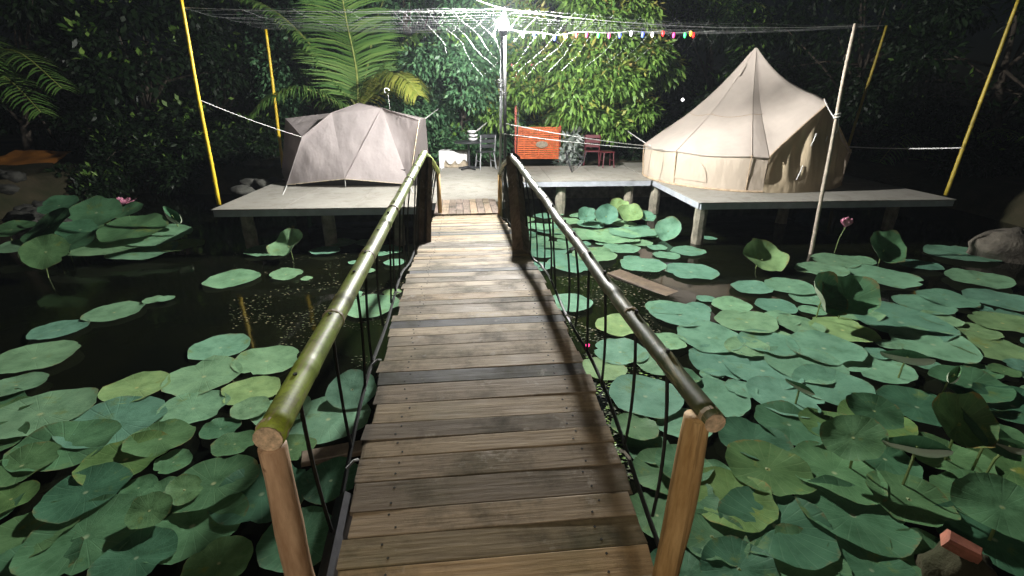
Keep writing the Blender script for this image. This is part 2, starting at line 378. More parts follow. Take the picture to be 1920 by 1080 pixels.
for s in (-.38, 0, .38):
    mb = MB(); mb.tube([B(q, s, -.085) for q in np.linspace(-1.2, 7.6, 30)], .045, 6); mb.build('stringer', M_DARKWOOD, bridge)
for i in range(9):                                    # lengthwise boards down to the landing
    s = -.46 + .115 * i; h0, h1 = 7.58, 8.75 + random.uniform(-.03, .03)
    a, b = B(h0, s, .014), Vector((B(h1, s).x, B(h1, s).y, .846))
    mb = MB(); d = b - a; L = d.length
    mb.box((0, 0, 0), (.108 + random.uniform(-.004, .004), L, .022), M=Matrix.Identity(4), bev=.003)
    o = link('landing_board', mb.mesh(M_RAMP), bridge, (a + b) / 2 - bridge.location)
    o.rotation_euler = (Matrix.Rotation(BYAW, 4, 'Z') @ Matrix.Rotation(math.atan2(d.z, math.hypot(d.x, d.y)), 4, 'X')).to_euler()
mb = MB()
for s in (-1, 1): mb.tube([B(q, s * .555, -.02 + .03 * math.sin(q * 4)) for q in np.linspace(.6, 7.5, 60)], .009, 5)
mb.build('edge_cable', M_BLACK, bridge)
side = MB(); side.tube([B(q, -.535, -.03) for q in np.linspace(-.6, 1.45, 8)], .04, 4); side.build('side_board', M_SIDE, bridge)
for q in (.9, 3.0, 5.0, 7.2):
    for sx in (-.40, .40):
        p = B(q, sx, -.13); mb = MB(); mb.tube([(p.x + .02, p.y, -.8), (p.x, p.y, p.z)], [.055, .048], 9); mb.build('pile', M_DARKWOOD, bridge, smooth=True)
    mb = MB(); mb.tube([B(q, -.5, -.155), B(q, .5, -.155)], .035, 6); mb.build('cross_beam', M_DARKWOOD, bridge)
# rails
def culm(pts, r0, r1, node_every, mat, name):
    pts = [Vector(p) for p in pts]; tot = 0; S = [0]
    for a, b in zip(pts, pts[1:]): tot += (b - a).length; S.append(tot)
    def at(q):
        for i in range(len(pts) - 1):
            if q <= S[i + 1] or i == len(pts) - 2:
                return pts[i].lerp(pts[i + 1], (q - S[i]) / (S[i + 1] - S[i]))
    P, Rr = [], []; q = 0; nodes = []
    nd = node_every * .6
    while q < tot:
        j = .006 * wob((q * 2, r0 * 50, 0), 1.0, 1.7)
        P.append(at(q) + Vector((j, 0, j))); Rr.append(r0 + (r1 - r0) * q / tot)
        if q + .06 > nd:
            for dq, k in ((.0, 1.0), (.012, 1.05), (.02, 1.01), (.03, 1.06), (.044, .99)):
                if nd + dq < tot: P.append(at(nd + dq)); Rr.append((r0 + (r1 - r0) * nd / tot) * k)
            nodes.append(at(nd + .02)); nd += node_every * random.uniform(.85, 1.15); q = nd - node_every + .07 if False else q + .11
        else: q += .06
    P.append(at(tot)); Rr.append(r1)
    # keep order along the line
    order = sorted(range(len(P)), key=lambda i: min((P[i] - at(x)).length_squared * 0 + x for x in [0]) )
    mb = MB(); mb.tube(P, Rr, 14); o = mb.build(name, mat, bridge, smooth=True)
    return o, at, tot, S
rails = {}
RL = [Pd(503, 822, 1.20), Pd(795, 288, 5.2), Pd(812, 305, 6.4), Pd(821, 322, 7.5)]
RR = [Pd(1340, 793, 1.24), Pd(1170, 545, 1.95), Pd(960, 293, 5.2), Pd(945, 308, 6.5), Pd(937, 326, 7.5)]
RR[1] = RR[0].lerp(RR[2], .2) + Vector((0, 0, -.008))
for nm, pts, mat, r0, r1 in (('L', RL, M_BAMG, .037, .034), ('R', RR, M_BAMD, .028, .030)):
    o, at, tot, S = culm(pts, r0, r1, .46, mat, 'handrail')
    rails[nm] = (at, tot, S)
    d = (pts[1] - pts[0]).normalized()
    mb = MB(); mb.tube([pts[0] - d * .004, pts[0] - d * .001], [r0 * .97, r0 * .97], 14); mb.build('cut_end', M_CUT, o, off=bridge.location)
    for q in (0.02, .62, 1.25, 2.1, 3.0):              # binding rings
        p = at(q); mb = MB()
        mb.tube([p, p + d * .012], [r0 * 1.07] * 2, 12); mb.build('binding', M_NODE, o, off=bridge.location)
# near peeled posts
for pts, mat, top in ((RL, M_PEEL1, Pd(511, 838, 1.225)), (RR, M_PEEL2, Pd(1311, 782, 1.27))):
    base = Vector((top.x + (0 if mat is M_PEEL1 else -.055), top.y - .01, .55))
    P = [base.lerp(top, t) + Vector((.008 * wob((t * 3, top.x, 0), 1, 1), .006 * wob((t * 3, top.x, 4), 1, 2), 0)) for t in [i / 14 for i in range(15)]]
    mb = MB(); mb.tube(P, [.041 - .006 * i / 14 + .006 * wob((i * .5, top.x, 0), 1, 4) for i in range(15)], 14); mb.build('rail_post', mat, bridge, smooth=True)
# far timber posts (pairs of boards) and end posts
for (tx, ty), (bx_, by_), wdt in (((792, 290), (784, 466), .075), ((804, 296), (799, 458), .06), ((962, 294), (983, 488), .125), ((974, 302), (976, 468), .04)):
    hh = 4.95 if bx_ < 900 else 4.6
    top = Pd(tx, ty, 5.2); zc = 5.05 if bx_ < 900 else 4.55; bot = Pd(bx_, by_, zc) + Vector((0, 0, -.12))
    mb = MB(); mb.tube([bot, top], [wdt * .72, wdt * .6], 4); mb.build('rail_post', M_TIMBER, bridge)
for p in (RL[-1], RR[-1]):
    mb = MB(); mb.tube([(p.x, p.y, bz(7.4) - .12), (p.x, p.y, p.z + .02)], [.034, .030], 8); mb.build('end_post', M_PEEL2, bridge, smooth=True)
# baluster cords
for nm, s in (('L', -1), ('R', 1)):
    at, tot, S = rails[nm]; q = .22 if s < 0 else .3
    while q < tot - .15:
        p = at(q); hq = p.y - s * .05
        b = B(min(hq + random.uniform(-.06, .06), 7.4), s * .555, -.01)
        mid = p.lerp(b, .5) + Vector((s * random.uniform(-.01, .05), random.uniform(-.05, .05), 0))
        pts = [p.lerp(mid, t) * (1 - t) + mid.lerp(b, t) * t for t in [i / 8 for i in range(9)]]
        mb = MB(); mb.tube([p + Vector((0, 0, .04))] + pts, .0065, 5); mb.build('rail_cord', M_BLACK, bridge)
        q += random.uniform(.22, .40) if q < 4.2 else random.uniform(.16, .24)
for q, s in ((1.05, 1), (1.5, 1), (2.6, 1), (.98, -1), (1.55, -1), (2.2, -1), (3.1, -1), (3.6, 1)):
    mb = MB(); a = B(q, s * .55, .0); mb.tube([a, a + Vector((-s * .02, .03, .012)), a + Vector((-s * .03, .05, .0))], .006, 5); mb.build('tie', M_ROPE, bridge)

# ---------------------------------------------------------------- decks
DZ = .80; DA = R(3.6); dca, dsa = math.cos(DA), math.sin(DA)
def D(u, v, z=DZ): return Vector((u * dca - v * dsa, u * dsa + v * dca, z))
def invD(p): return (p.x * dca + p.y * dsa, -p.x * dsa + p.y * dca)
def deck(name, label, rects, posts, fascia=M_FASCIA):
    u0, v0 = rects[0][0], rects[0][2]
    t = thing(name, label, 'deck', D(u0, v0, 0)); 
    for (a, b, c, d) in rects:
        nu = max(1, round((b - a) / 1.22)); nv = max(1, round((d - c) / 2.2)); du, dv = (b - a) / nu, (d - c) / nv
        for i in range(nu):
            for j in range(nv):
                mb = MB(); mb.box(D(a + du * (i + .5), c + dv * (j + .5), DZ - .009 + random.uniform(-.0015, .0015)), (du - .006, dv - .006, .018), DA, bev=.002)
                cc = D(a + du * (i + .5), c + dv * (j + .5), DZ - .009)
                o = link('deck_panel', mb.mesh(M_DECK, cc), t, cc - t.location)
        # frame
        for (p, q) in ((D(a + .03, c + .03), D(b - .03, c + .03)), (D(a + .03, d - .03), D(b - .03, d - .03)), (D(a + .03, c + .07), D(a + .03, d - .07)), (D(b - .03, c + .07), D(b - .03, d - .07))):
            m = (p + q) / 2; L = (q - p).length; ang = math.atan2(q.y - p.y, q.x - p.x)
            mb = MB(); mb.box((m.x, m.y, DZ - .02 - .055), (L, .05, .108), ang); mb.build('frame_beam', fascia, t)
        k = c + 1.1
        while k < d - .3:
            p, q = D(a + .07, k), D(b - .07, k); m = (p + q) / 2
            mb = MB(); mb.box((m.x, m.y, DZ - .085), ((q - p).length, .06, .10), DA); mb.build('joist', M_DARKWOOD, t); k += 1.1
    for (u, v) in posts:
        p = D(u, v); mb = MB(); prof = []
        for i in range(9):
            z = -.8 + (DZ - .13 + .8) * i / 8; prof.append((.115 + .018 * wob((u, v, z * 3), 1, 2) , z))
        mb.lathe(prof, (p.x, p.y, 0), 9)
        mb.v = [(x + .012 * wob((x, y, z), 9, 1), y + .012 * wob((x, y, z), 9, 3), z) for x, y, z in mb.v]
        mb.build('post', M_CONC, t)
    return t
uL0, vL0 = invD(Pz(395, 393, DZ)); uL1, _ = invD(Pz(790, 389, DZ))
uC0 = uL1 + .02; uC1, vC0 = invD(Pz(948, 379, DZ)); _, vC1 = invD(Pz(1080, 339, DZ))
uR0, vR0 = invD(Pz(1313, 380, DZ)); uR1, _ = invD(Pz(1800, 375, DZ))
VB = 13.55
deck('left_deck', 'low grey board deck on posts carrying the taupe dome tent', [(uL0, uL1, vL0, VB)], [(uL0 + .35, vL0 + .45), (uL1 - .5, vL0 + .45), (uL0 + .35, 11.5), (uL1 - .5, 11.5), ((uL0 + uL1) / 2, vL0 + .5)])
deck('landing_deck', 'grey board deck at the footbridge end with the lamp pole at its corner', [(uC0, uC1, vC0, VB), (uC1 + .004, uR0 - .02, vC1, VB)], [(uC0 + .3, vC0 + .4), (uC1 - .25, vC0 + .5), (uC1 + 1.4, vC1 + .22), (uC1 + 3.0, vC1 + .22), (uC0 + .3, 12.3)])
deck('tent_deck', 'grey board deck on stout posts carrying the cream bell tent', [(uR0, uR1, vR0, VB + .6)], [(uR0 + .12, vR0 + .16), (uR0 + .14, 11.2), (uR0 + 2.6, vR0 + 1.6), (uR1 - .4, vR0 + .9)])
# retaining bank wall behind the open water
wallt = thing('retaining_wall', 'low dark concrete retaining wall behind the lily pads under the decks', 'wall', D(uC1, 13.0, -.4))
for k in range(10):
    a = uL0 + k * (uR1 - uL0) / 10; wl = (uR1 - uL0) / 10
    mb = MB(); p = D(a + wl / 2, 13.2, .02); mb.box(p, (wl - .02, .16, 1.1), DA, bev=.01); mb.build('wall_panel', M_CONC, wallt)

# ---------------------------------------------------------------- lamp pole
LPY = D(uC1, vC0).y + .05
lp_base = Py(947, 377, LPY); lp_top = Py(948, 8, LPY); lamp_c = Py(943, 47, LPY - .08)
lp = thing('lamp_pole', 'tall twin steel lamp pole with a bare glaring bulb at the footbridge end', 'lamp pole', (lp_base.x, LPY, DZ))
mb = MB(); mb.tube([(lp_base.x, LPY + .22, DZ), (lp_base.x + .01, LPY + .22, lp_top.z)], .028, 12); mb.build('pole', M_PIPE, lp, smooth=True)
g0 = Py(937, 377, LPY - .03); g1 = Py(941, 78, LPY - .03)
mb = MB(); mb.tube([(g0.x, LPY - .03, DZ), g1], .024, 12); mb.build('pipe', M_GALV, lp, smooth=True)
mb = MB(); mb.tube([g1, g1 + Vector((.0, 0, .09)), lamp_c + Vector((0, 0, -.1))], .02, 8); mb.lathe([(.018, -.17), (.05, -.15), (.075, -.10), (.078, -.066), (.03, -.064)], lamp_c, 14)
mb.build('lamp_holder', M_PIPE, lp, smooth=True)
mb = MB(); mb.lathe([(.02, -.062), (.05, -.05), (.08, -.02), (.088, .02), (.08, .06), (.05, .09), (.012, .10)], lamp_c, 14); mb.build('bulb', M_BULB, lp, smooth=True)
for pxy in ((939, 165), (941, 178), (938, 156)):
    p = Py(*pxy, LPY - .04); mb = MB()
    mb.tube([p + Vector((.045 * math.cos(a), .045 * math.sin(a), .012 * math.sin(2.5 * a) + .004 * a)) for a in np.linspace(0, 11, 40)], .010, 6); mb.build('rope_knot', M_ROPE, lp)

# ---------------------------------------------------------------- tents
def facet(mb, P, n=8, bulge=0, mi=0, wr=.0, seed=0.):
    """a draped panel with the corners P (3 or 4), pulled in or out along its normal"""
    P = [Vector(p) for p in P]
    if len(P) == 3: P = [P[0], P[1], P[2], P[2]]
    nrm = (P[1] - P[0]).cross(P[3] - P[0]).normalized()
    def f(u, v):
        p = P[0].lerp(P[1], u).lerp(P[3].lerp(P[2], u), v); k = 16 * u * (1 - u) * v * (1 - v)
        return p + nrm * (bulge * k + wr * k * wob(p, 3.2, seed))
    mb.grid(n, n, f, mi)
Yf = Pz(650, 352, DZ).y
def dv_(px, py, y): return Py(px, py, y)
A = dv_(538, 347, Yf + .15); E = dv_(768, 346, Yf + .1); Mh = dv_(647, 336, Yf - .05)
Bq = dv_(567, 257, Yf + .4); Dq = dv_(786, 226, Yf + .35)
T1 = dv_(622, 212, Yf + .95); T2 = dv_(716, 203, Yf + .95); T0 = dv_(673, 194, Yf + 1.3)
BL = dv_(535, 222, Yf + 1.4); BR = dv_(798, 222, Yf + 1.5); BLb = Vector((dv_(536, 345, BL.y).x - .05, BL.y, DZ + .12)); BRb = Vector((BR.x + .02, BR.y, DZ + .12))
TB = Vector((T0.x, T0.y + .7, T0.z - .12))
dome = thing('dome_tent', 'large taupe dome tent with flysheet standing on the low deck', 'tent', (T0.x, Yf + 1.3, DZ))
mb = MB(); facet(mb, (A, Mh, T1, Bq), 16, .05, wr=.06, seed=1); facet(mb, (Mh, E, T2, T1), 16, .04, wr=.05, seed=2)
mb.build('front_panel', M_TAUPE, dome, smooth=True)
mb = MB(); facet(mb, (E, Dq, T2), 14, -.03, wr=.06, seed=3); mb.build('front_panel', M_TAUPE, dome, smooth=True)
mb = MB(); facet(mb, (Bq, T1, T0), 10, .02, wr=.03, seed=4); facet(mb, (T1, T2, T0), 10, .03); facet(mb, (T2, Dq, BR, T0), 12, .03, wr=.03, seed=5); facet(mb, (Bq, T0, TB, BL), 12, -.03, wr=.04, seed=6); facet(mb, (T0, BR, TB), 8)
mb.build('roof_panel', M_TAUPE, dome, smooth=True)
mb = MB(); facet(mb, (BLb, A, Bq, BL), 14, -.06, wr=.07, seed=7); mb.build('side_panel', M_TAUPE_D, dome, smooth=True)
mb = MB(); facet(mb, (E + Vector((.02, .1, 0)), BRb, BR, Dq), 12, -.05, wr=.05, seed=8); mb.build('side_panel', M_TAUPE_D, dome, smooth=True)
mb = MB(); facet(mb, (BRb, BLb, BL, BR), 10, .05); facet(mb, (BR, BL, TB), 8, .03); mb.build('back_panel', M_TAUPE_D, dome, smooth=True)
mb = MB(); gx0, gx1 = A.x + .15, E.x + .2
cs = [Vector((gx0, Yf + .25, DZ)), Vector((gx1, Yf + .25, DZ)), Vector((gx1, Yf + 1.35, DZ)), Vector((gx0, Yf + 1.35, DZ))]
for i in range(4):
    a, b = cs[i], cs[(i + 1) % 4]; facet(mb, (a, b, b + Vector((0, 0, .34)), a + Vector((0, 0, .34))), 6, .02)
mb.build('groundsheet', M_SHEET, dome, smooth=True)
for pts in ((A, Mh, E), (E, Dq), (A, Bq, T1, T0), (Mh, T2), (Dq, T2, T0), (Bq, BL), (Dq, BR)):
    mb = MB(); mb.tube([Vector(p) + Vector((0, -.008, .006)) for p in pts], .0065, 6); mb.build('seam_piping', M_PIPING if pts[0] in (A, E) and len(pts) != 4 else M_TAUPE, dome)
for p, q in ((A, Pz(530, 366, DZ)), (Mh, Pz(648, 350, DZ + .02)), (E, Pz(775, 362, DZ))):
    mb = MB(); mb.tube([p, q], .008, 5); mb.build('peg_loop', M_ROPE, dome)
mb = MB(); q = Py(725, 170, Yf + 1.0); mb.tube([q + Vector((.05 * math.cos(a), 0, .09 * math.sin(a) * (.5 + .05 * a))) for a in np.linspace(0, 4, 14)] , .008, 5); mb.tube([q + Vector((.02, 0, -.05)), T2 + Vector((.15, .1, -.02))], .003, 4); mb.build('hanging_loop', M_ROPE, dome)

# bell tent
Bc = Py(1414, 300, 11.75); Bc = Vector((Bc.x, 11.75, DZ)); BRad = 2.15
Bc.x = Py(1418, 90, 11.75).x; apexP = Py(1418, 90, Bc.y); TH = apexP.z - DZ
door_a = R(-68); EAVE = .70
bell = thing('bell_tent', 'cream canvas bell tent with a peaked roof standing on the stout deck', 'tent', Bc)
NA = 120; DH = .55                                   # angular samples, half width of the door sector
def eave(th):
    d = abs((th - door_a + math.pi) % (2 * math.pi) - math.pi)
    if d < DH:
        k = 1 - d / DH; ch = math.cos(DH) / math.cos(min(d, DH))
        return EAVE + (1.72 - EAVE) * k, BRad * (ch * (1 - k) + (.94) * k) if th < door_a else BRad * (ch * .55 + .45 - .06 * k)
    # guy points pull the eave out between slack scallops
    ph = ((th - door_a) / (2 * math.pi) * 9) % 1; sc = abs(math.sin(math.pi * ph))
    return EAVE - .045 * sc + .02, BRad * (1 - .028 * sc)
def roof_pt(th, v):                                  # v 0 apex .. 1 eave
    he, re = eave(th); r = .03 + (re - .03) * v
    z = TH + (he - TH) * v
    d = abs((th - door_a + math.pi) % (2 * math.pi) - math.pi)
    z -= .28 * math.sin(math.pi * v) ** 1.0 * (1 - .55 * v) * (.75 + .25 * min(1, max(0, d - DH * .6) / (DH * .9)))
    ph = ((th - door_a) / (2 * math.pi) * 9) % 1
    z -= .03 * math.sin(math.pi * ph) * math.sin(math.pi * v)
    p = Vector((Bc.x + r * math.cos(th), Bc.y + r * math.sin(th), DZ + z))
    p.z += .018 * wob(p, 2.6, 4.0) * v; return p
mb = MB(); mb.grid(NA + 1, 22, lambda u, v: roof_pt(door_a + DH + u * (2 * math.pi - 2 * DH), v)); mb.build('roof', M_CANVAS, bell, smooth=True)
mb = MB(); mb.grid(25, 22, lambda u, v: roof_pt(door_a - DH + u * 2 * DH, v)); mb.build('porch_hood', M_CANVAS, bell, smooth=True)
def wall_pt(th, v, inset=.02):
    he, re = eave(th); r = (re - inset) * (1 - v) + (BRad * .985) * v; z = he * (1 - v)
    p = Vector((Bc.x + r * math.cos(th), Bc.y + r * math.sin(th), DZ + z + .004))
    k = .05 * wob(p, 2.2, 8.0) * math.sin(math.pi * v); return p + Vector((math.cos(th), math.sin(th), 0)) * k
mb = MB(); mb.grid(NA + 1, 10, lambda u, v: wall_pt(door_a + DH + u * (2 * math.pi - 2 * DH), v)); mb.build('wall', M_CWALL, bell, smooth=True)
def door_pt(u, v):
    th = door_a - DH + u * 2 * DH; p = wall_pt(th, v, .06)
    k = .06 * math.sin(u * 34 + 2 * math.sin(v * 3)) * math.sin(math.pi * min(1, v + .1)); return p + Vector((math.cos(th), math.sin(th), 0)) * k
mb = MB(); mb.grid(49, 16, door_pt); mb.build('door_flap', M_CDOOR, bell, smooth=True)
for k in range(9):                                   # wall seams with eave ties
    th = door_a + k / 9 * 2 * math.pi
    if k == 0: continue
    mb = MB(); mb.tube([wall_pt(th, v, -.004) + Vector((math.cos(th), math.sin(th), 0)) * .008 for v in (0, .3, .6, 1)], .012, 5); mb.build('wall_seam', M_SEAM, bell)
mb = MB(); mb.tube([roof_pt(door_a + DH + u * (2 * math.pi - 2 * DH), 1.0) + Vector((0, 0, -.012)) for u in np.linspace(0, 1, 90)], .020, 6); mb.build('eave_hem', M_CANVAS, bell)
mb = MB(); mb.tube([wall_pt(door_a + DH + u * (2 * math.pi - 2 * DH), .985, -.03) for u in np.linspace(0, 1, 90)], .028, 6); mb.build('mud_hem', M_SEAM, bell)
mb = MB(); mb.tube([roof_pt(door_a + u, 1.0) + Vector((.0, 0, .0)) for u in np.linspace(-DH, DH, 21)], .016, 6); mb.build('hood_hem', M_SEAM, bell)
mb = MB(); mb.tube([roof_pt(door_a + DH + .02 + u * (2 * math.pi - 2 * DH), .56) + Vector((0, 0, .004)) for u in np.linspace(0, 1, 80)], .006, 4); mb.build('roof_seam', M_SEAM, bell)
def win_pt(u, v):
    th = R(-138) + (u - .5) * .34; q = .16 + .62 * (1 - math.sqrt(max(0, 1 - (2 * u - 1) ** 2))) + (.80 - .16 - .62 * (1 - math.sqrt(max(0, 1 - (2 * u - 1) ** 2)))) * v
    return wall_pt(th, q, -.0) + Vector((math.cos(th), math.sin(th), 0)) * .012
mb = MB(); mb.grid(17, 6, win_pt); mb.build('window_flap', M_CWALL, bell, smooth=True)
mb = MB(); cth = R(-150)
for k in range(1, 9):
    th = door_a + k / 9 * 2 * math.pi; sm_ = MB(); sm_.tube([roof_pt(th, v) + Vector((0, 0, .004)) for v in np.linspace(.03, 1, 16)], .007, 4); sm_.build('roof_seam', M_CANVAS, bell)
mb.add([roof_pt(cth - .12, .12) + Vector((0, -.01, .015)), roof_pt(cth + .12, .12) + Vector((0, -.01, .015)), roof_pt(cth + .1, .22) + Vector((0, -.03, .05)), roof_pt(cth - .1, .22) + Vector((0, -.03, .05))], [(0, 1, 2, 3)]); mb.build('vent_flap', M_CANVAS, bell)
for tu, tv in ((.38, .25), (.62, .3), (.3, .6)):     # door ties hanging on the flap
    p = door_pt(tu, tv); n_ = Vector((math.cos(door_a), math.sin(door_a), 0)); mb = MB()
    mb.tube([p + n_ * .05, p + n_ * .06 + Vector((-.03, 0, -.12)), p + n_ * .05 + Vector((-.07, 0, -.28))], .012, 5); mb.build('door_tie', M_ROPE, bell)

# ---------------------------------------------------------------- poles round the decks
def pole(name, pts, r, mat, label, cat='pole', group=None, seg=16):
    pts = [Vector(p) for p in pts]; base = pts[0]
    o = thing(name, label, cat, base, group)
    P, Rr = [], []; n = seg
    for i in range(n + 1):
        t = i / n; p = pts[0].lerp(pts[-1], t); P.append(p + Vector((.02 * wob((t * 2.2, base.x, 0), 1, 1), .02 * wob((t * 2.2, base.x, 3), 1, 2), 0))); Rr.append(r * (1 - .25 * t))
    mb = MB(); mb.tube(P, Rr, 10); mb.build('shaft', mat, o, smooth=True)
    for k in range(1, 8):
        p = P[k * n // 8]; mb = MB(); mb.tube([p, p + Vector((0, 0, .018))], [r * 1.13 * (1 - .03 * k)] * 2, 10); mb.build('node_ring', mat, o)
    return o
b = Pz(410, 384, DZ); FLt = Py(338, -12, b.y); pole('yellow_pole', [b, FLt], .034, M_YEL, 'bright yellow pole at the outer corner of the dome tent deck', group='yellow net poles')
BLy = Yf + 3.0; b = Py(534, 335, BLy); b.z = min(b.z, DZ); BLt = Py(499, 55, BLy); pole('yellow_pole', [Vector((b.x, BLy, DZ)), BLt], .040, M_YEL, 'shorter yellow pole rising directly behind the dome tent', group='yellow net poles')
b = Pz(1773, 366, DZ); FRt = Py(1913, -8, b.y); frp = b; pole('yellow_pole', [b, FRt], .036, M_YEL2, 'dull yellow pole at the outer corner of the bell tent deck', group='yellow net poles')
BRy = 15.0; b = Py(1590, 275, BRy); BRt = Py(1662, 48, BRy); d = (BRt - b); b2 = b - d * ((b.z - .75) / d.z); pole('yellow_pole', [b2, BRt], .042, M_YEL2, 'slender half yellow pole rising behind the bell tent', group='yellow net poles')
sb = Pz(1518, 476, 0.0); ST = Py(1604, 44, sb.y + .25); sb0 = sb + (sb - ST).normalized() * .6
o = thing('mooring_stick', 'long pale bare stick standing in the pond before the bell tent', 'stick', sb0)
mb = MB(); mb.tube([sb0.lerp(ST, t) + Vector((.03 * wob((t * 3, 1, 0), 1, 6), .02 * wob((t * 3, 5, 0), 1, 6), 0)) for t in np.linspace(0, 1, 18)], [.034 - .008 * t + .004 * wob((t * 9, 0, 0), 1, 2) for t in np.linspace(0, 1, 18)], 9); mb.build('shaft', M_STICK, o, smooth=True)
kp = sb0.lerp(ST, .66 + .01); mb = MB(); mb.tube([kp + Vector((.045 * math.cos(a), .045 * math.sin(a), .008 * a)) for a in np.linspace(0, 14, 40)], .009, 5); mb.tube([kp + Vector((.03, 0, .02)), kp + Vector((.05, -.02, -.12)), kp + Vector((.03, -.02, -.22))], .007, 5); mb.build('rope_knot', M_ROPE, o)

def rope(a, b, d, r, label, group='guy ropes of the camp'):
    mb = MB(); p = sag(a, b, d); m = Vector(a); mb.tube(p, r, 6); ob = mb.build('guy_rope', M_ROPE, off=m); ob.location = m; return tag(ob, label, 'rope', group)
rope(Py(371, 186, Pz(410, 384, DZ).y), Bq, .03, .005, 'thin guy rope from the bright yellow corner pole to the dome tent')
hub = roof_pt(R(-175), 1.0); hub2 = roof_pt(R(-160), 1.0)
rope(Py(949, 232, LPY), hub + Vector((-.02, 0, .02)), .04, .009, 'upper thick white rope from the lamp pole to the bell tent')
rope(Py(938, 250, LPY - .05), hub2 + Vector((0, -.01, 0)), .03, .008, 'lower white rope from the lamp pole to the bell tent')
rope(roof_pt(door_a, 1.0), kp, .03, .010, 'short rope from the bell tent porch to the bare stick')
rope(roof_pt(R(5), 1.0), Py(1803, 277, frp.y), .04, .012, 'slack grey rope from the bell tent to its outer yellow pole')
rope(Py(798, 222, Yf + 1.5), Py(822, 204, 14.2), .0, .009, 'short rope from the dome tent back corner into the trees')
rope(Py(1170, 240, 14.6), hub + Vector((0, .1, .02)), .02, .012, 'rope from the bushy tree down to the bell tent eave')
rope(Py(880, 255, 13.5), Py(932, 212, 15.2), .03, .016, 'pale bare branch-like rope over the pedestal table')

# ---------------------------------------------------------------- net canopy
net = thing('net_canopy', 'white cord net stretched between the poles above the decks', 'net', (lp_base.x, LPY, DZ))
Ct = Vector((lp_base.x + .01, LPY, lp_top.z - .06)); FL2 = Py(343, 14, Pz(410, 384, DZ).y); ST2 = ST + Vector((0, 0, -.03))
Cb = Py(960, 62, 14.2); BL2 = BLt; BR2 = BRt
def patch(mb, A0, A1, B0, B1, n1, n2, sg, r):
    def f(u, v):
        p = A0.lerp(A1, u).lerp(B0.lerp(B1, u), v)
        return p + Vector((0, 0, -sg * math.sin(math.pi * u) * (.35 + .65 * math.sin(math.pi * v)) + .03 * wob(p, 1.5, 3)))
    for j in range(n1): mb.tube([f(i / 24, j / (n1 - 1)) for i in range(25)], r, 3, cap=False)
    for i in range(n2): mb.tube([f(i / (n2 - 1), j / 14) for j in range(15)], r * .8, 3, cap=False)
mb = MB(); patch(mb, FL2, Ct, BL2, Cb, 13, 7, .07, .0019); tag(mb.build('roof_mesh', M_NET, net), kind='stuff'); mb = MB(); patch(mb, Ct, ST2, Cb, BR2, 13, 7, .16, .0015)
tag(mb.build('roof_mesh', M_NET, net), kind='stuff')
# front curtain of the net, gathered down to the knots on the pole
mb = MB(); zk = Py(940, 178, LPY).z
def region(s):
    top = (Ct.lerp(FL2, -s / (Ct - FL2).length) if s < 0 else Ct.lerp(ST2, s / (ST2 - Ct).length))
    lim = 2.0 if s < 0 else 4.4; a = min(1, abs(s) / lim)
    return top, zk + (top.z - zk) * (a ** (1.0 if s < 0 else .55)) * (1 if s < 0 else .96) - (0 if s < 0 else .25 * math.sin(math.pi * min(1, a)))
for side_, lo, hi in ((-1, -2.0, -.10), (1, .10, 4.4)):
    mb = MB()
    for fam in (-1, 1):
        for c in np.arange(-4.2, 6.2, .27):
            seg = []; rr_ = (.0019 if fam == side_ or side_ < 0 and fam < 0 else .0010) * (1 if abs(c) < 1.0 else .4); jc = .14 * wob((c * 3, fam, side_), 1, 5)
            for z in list(np.linspace(zk - .1, Ct.z + .02, 34)) + [99]:
                s = c + jc + fam * (z - zk) * (.95 + .25 * wob((c, fam, 0), 1, 8)) + .12 * wob((z * 3, c * 2, fam), 1, 2)
                if lo < s < hi and z < 50:
                    top, zb = region(s)
                    if zb <= z <= top.z:
                        seg.append(Vector((top.x, top.y - .05 - .12 * math.sin(3 * (top.z - z)) + .04 * wob((s * 2, z * 3, 0), 1, 7), z))); continue
                if len(seg) > 1: mb.tube(seg, rr_, 4, cap=False)
                seg = []
    tag(mb.build('curtain_mesh', M_NET, net), kind='stuff')
mb = MB(); mb.tube(sag(FL2, Ct, .05, 20), .004, 5); mb.tube(sag(Ct, ST2, .12, 20), .004, 5); mb.tube(sag(Py(870, -12, LPY - .8), Ct, .02), .006, 5); mb.tube([Ct, Py(926, 62, LPY - .06), Py(938, 100, LPY - .05)], .006, 5); mb.build('edge_rope', M_ROPE, net)

# ---------------------------------------------------------------- string of coloured bulbs
COL = {'w': (1, 1, 1), 'b': (.08, .12, 1), 'y': (1, .6, .05), 'r': (1, .03, .03), 'p': (1, .05, .25), 'g': (.05, .9, .2)}
ME = {k: emit('bulb ' + k, c, 4 if k in 'bw' else 3) for k, c in COL.items()}
SLY = LPY + .15
bl = [(981, 65, 'w'), (1002, 64, 'b'), (1020, 66, 'w'), (1040, 70, 'b'), (1060, 68, 'y'), (1081, 64, 'r'), (1100, 64, 'p'), (1122, 65, 'g'), (1142, 66, 'p'), (1162, 65, 'b'), (1183, 62, 'w'), (1205, 64, 'b'), (1223, 64, 'w'), (1243, 62, 'r'), (1263, 65, 'p'), (1284, 65, 'g'), (1295, 62, 'y'), (1300, 65, 'r')]
sl = thing('string_lights', 'string of small coloured bulbs hanging beside the lamp pole', 'string lights', Py(955, 60, SLY))
pts = [Py(946, 52, SLY)] + [Py(x, y - 4, SLY + .001 * (x - 960)) for x, y, k in bl] + [Py(1340, 58, SLY + .4)]
mb = MB(); mb.tube(pts, .006, 5); mb.build('cable', M_ROPE, sl)
for x, y, k in bl:
    p = Py(x, y + 1, SLY + .001 * (x - 960)); mb = MB()
    mb.lathe([(.005, .04), (.016, .032), (.024, .006), (.019, -.023), (.005, -.044)], p, 8); mb.build('bulb', ME[k], sl, smooth=True)
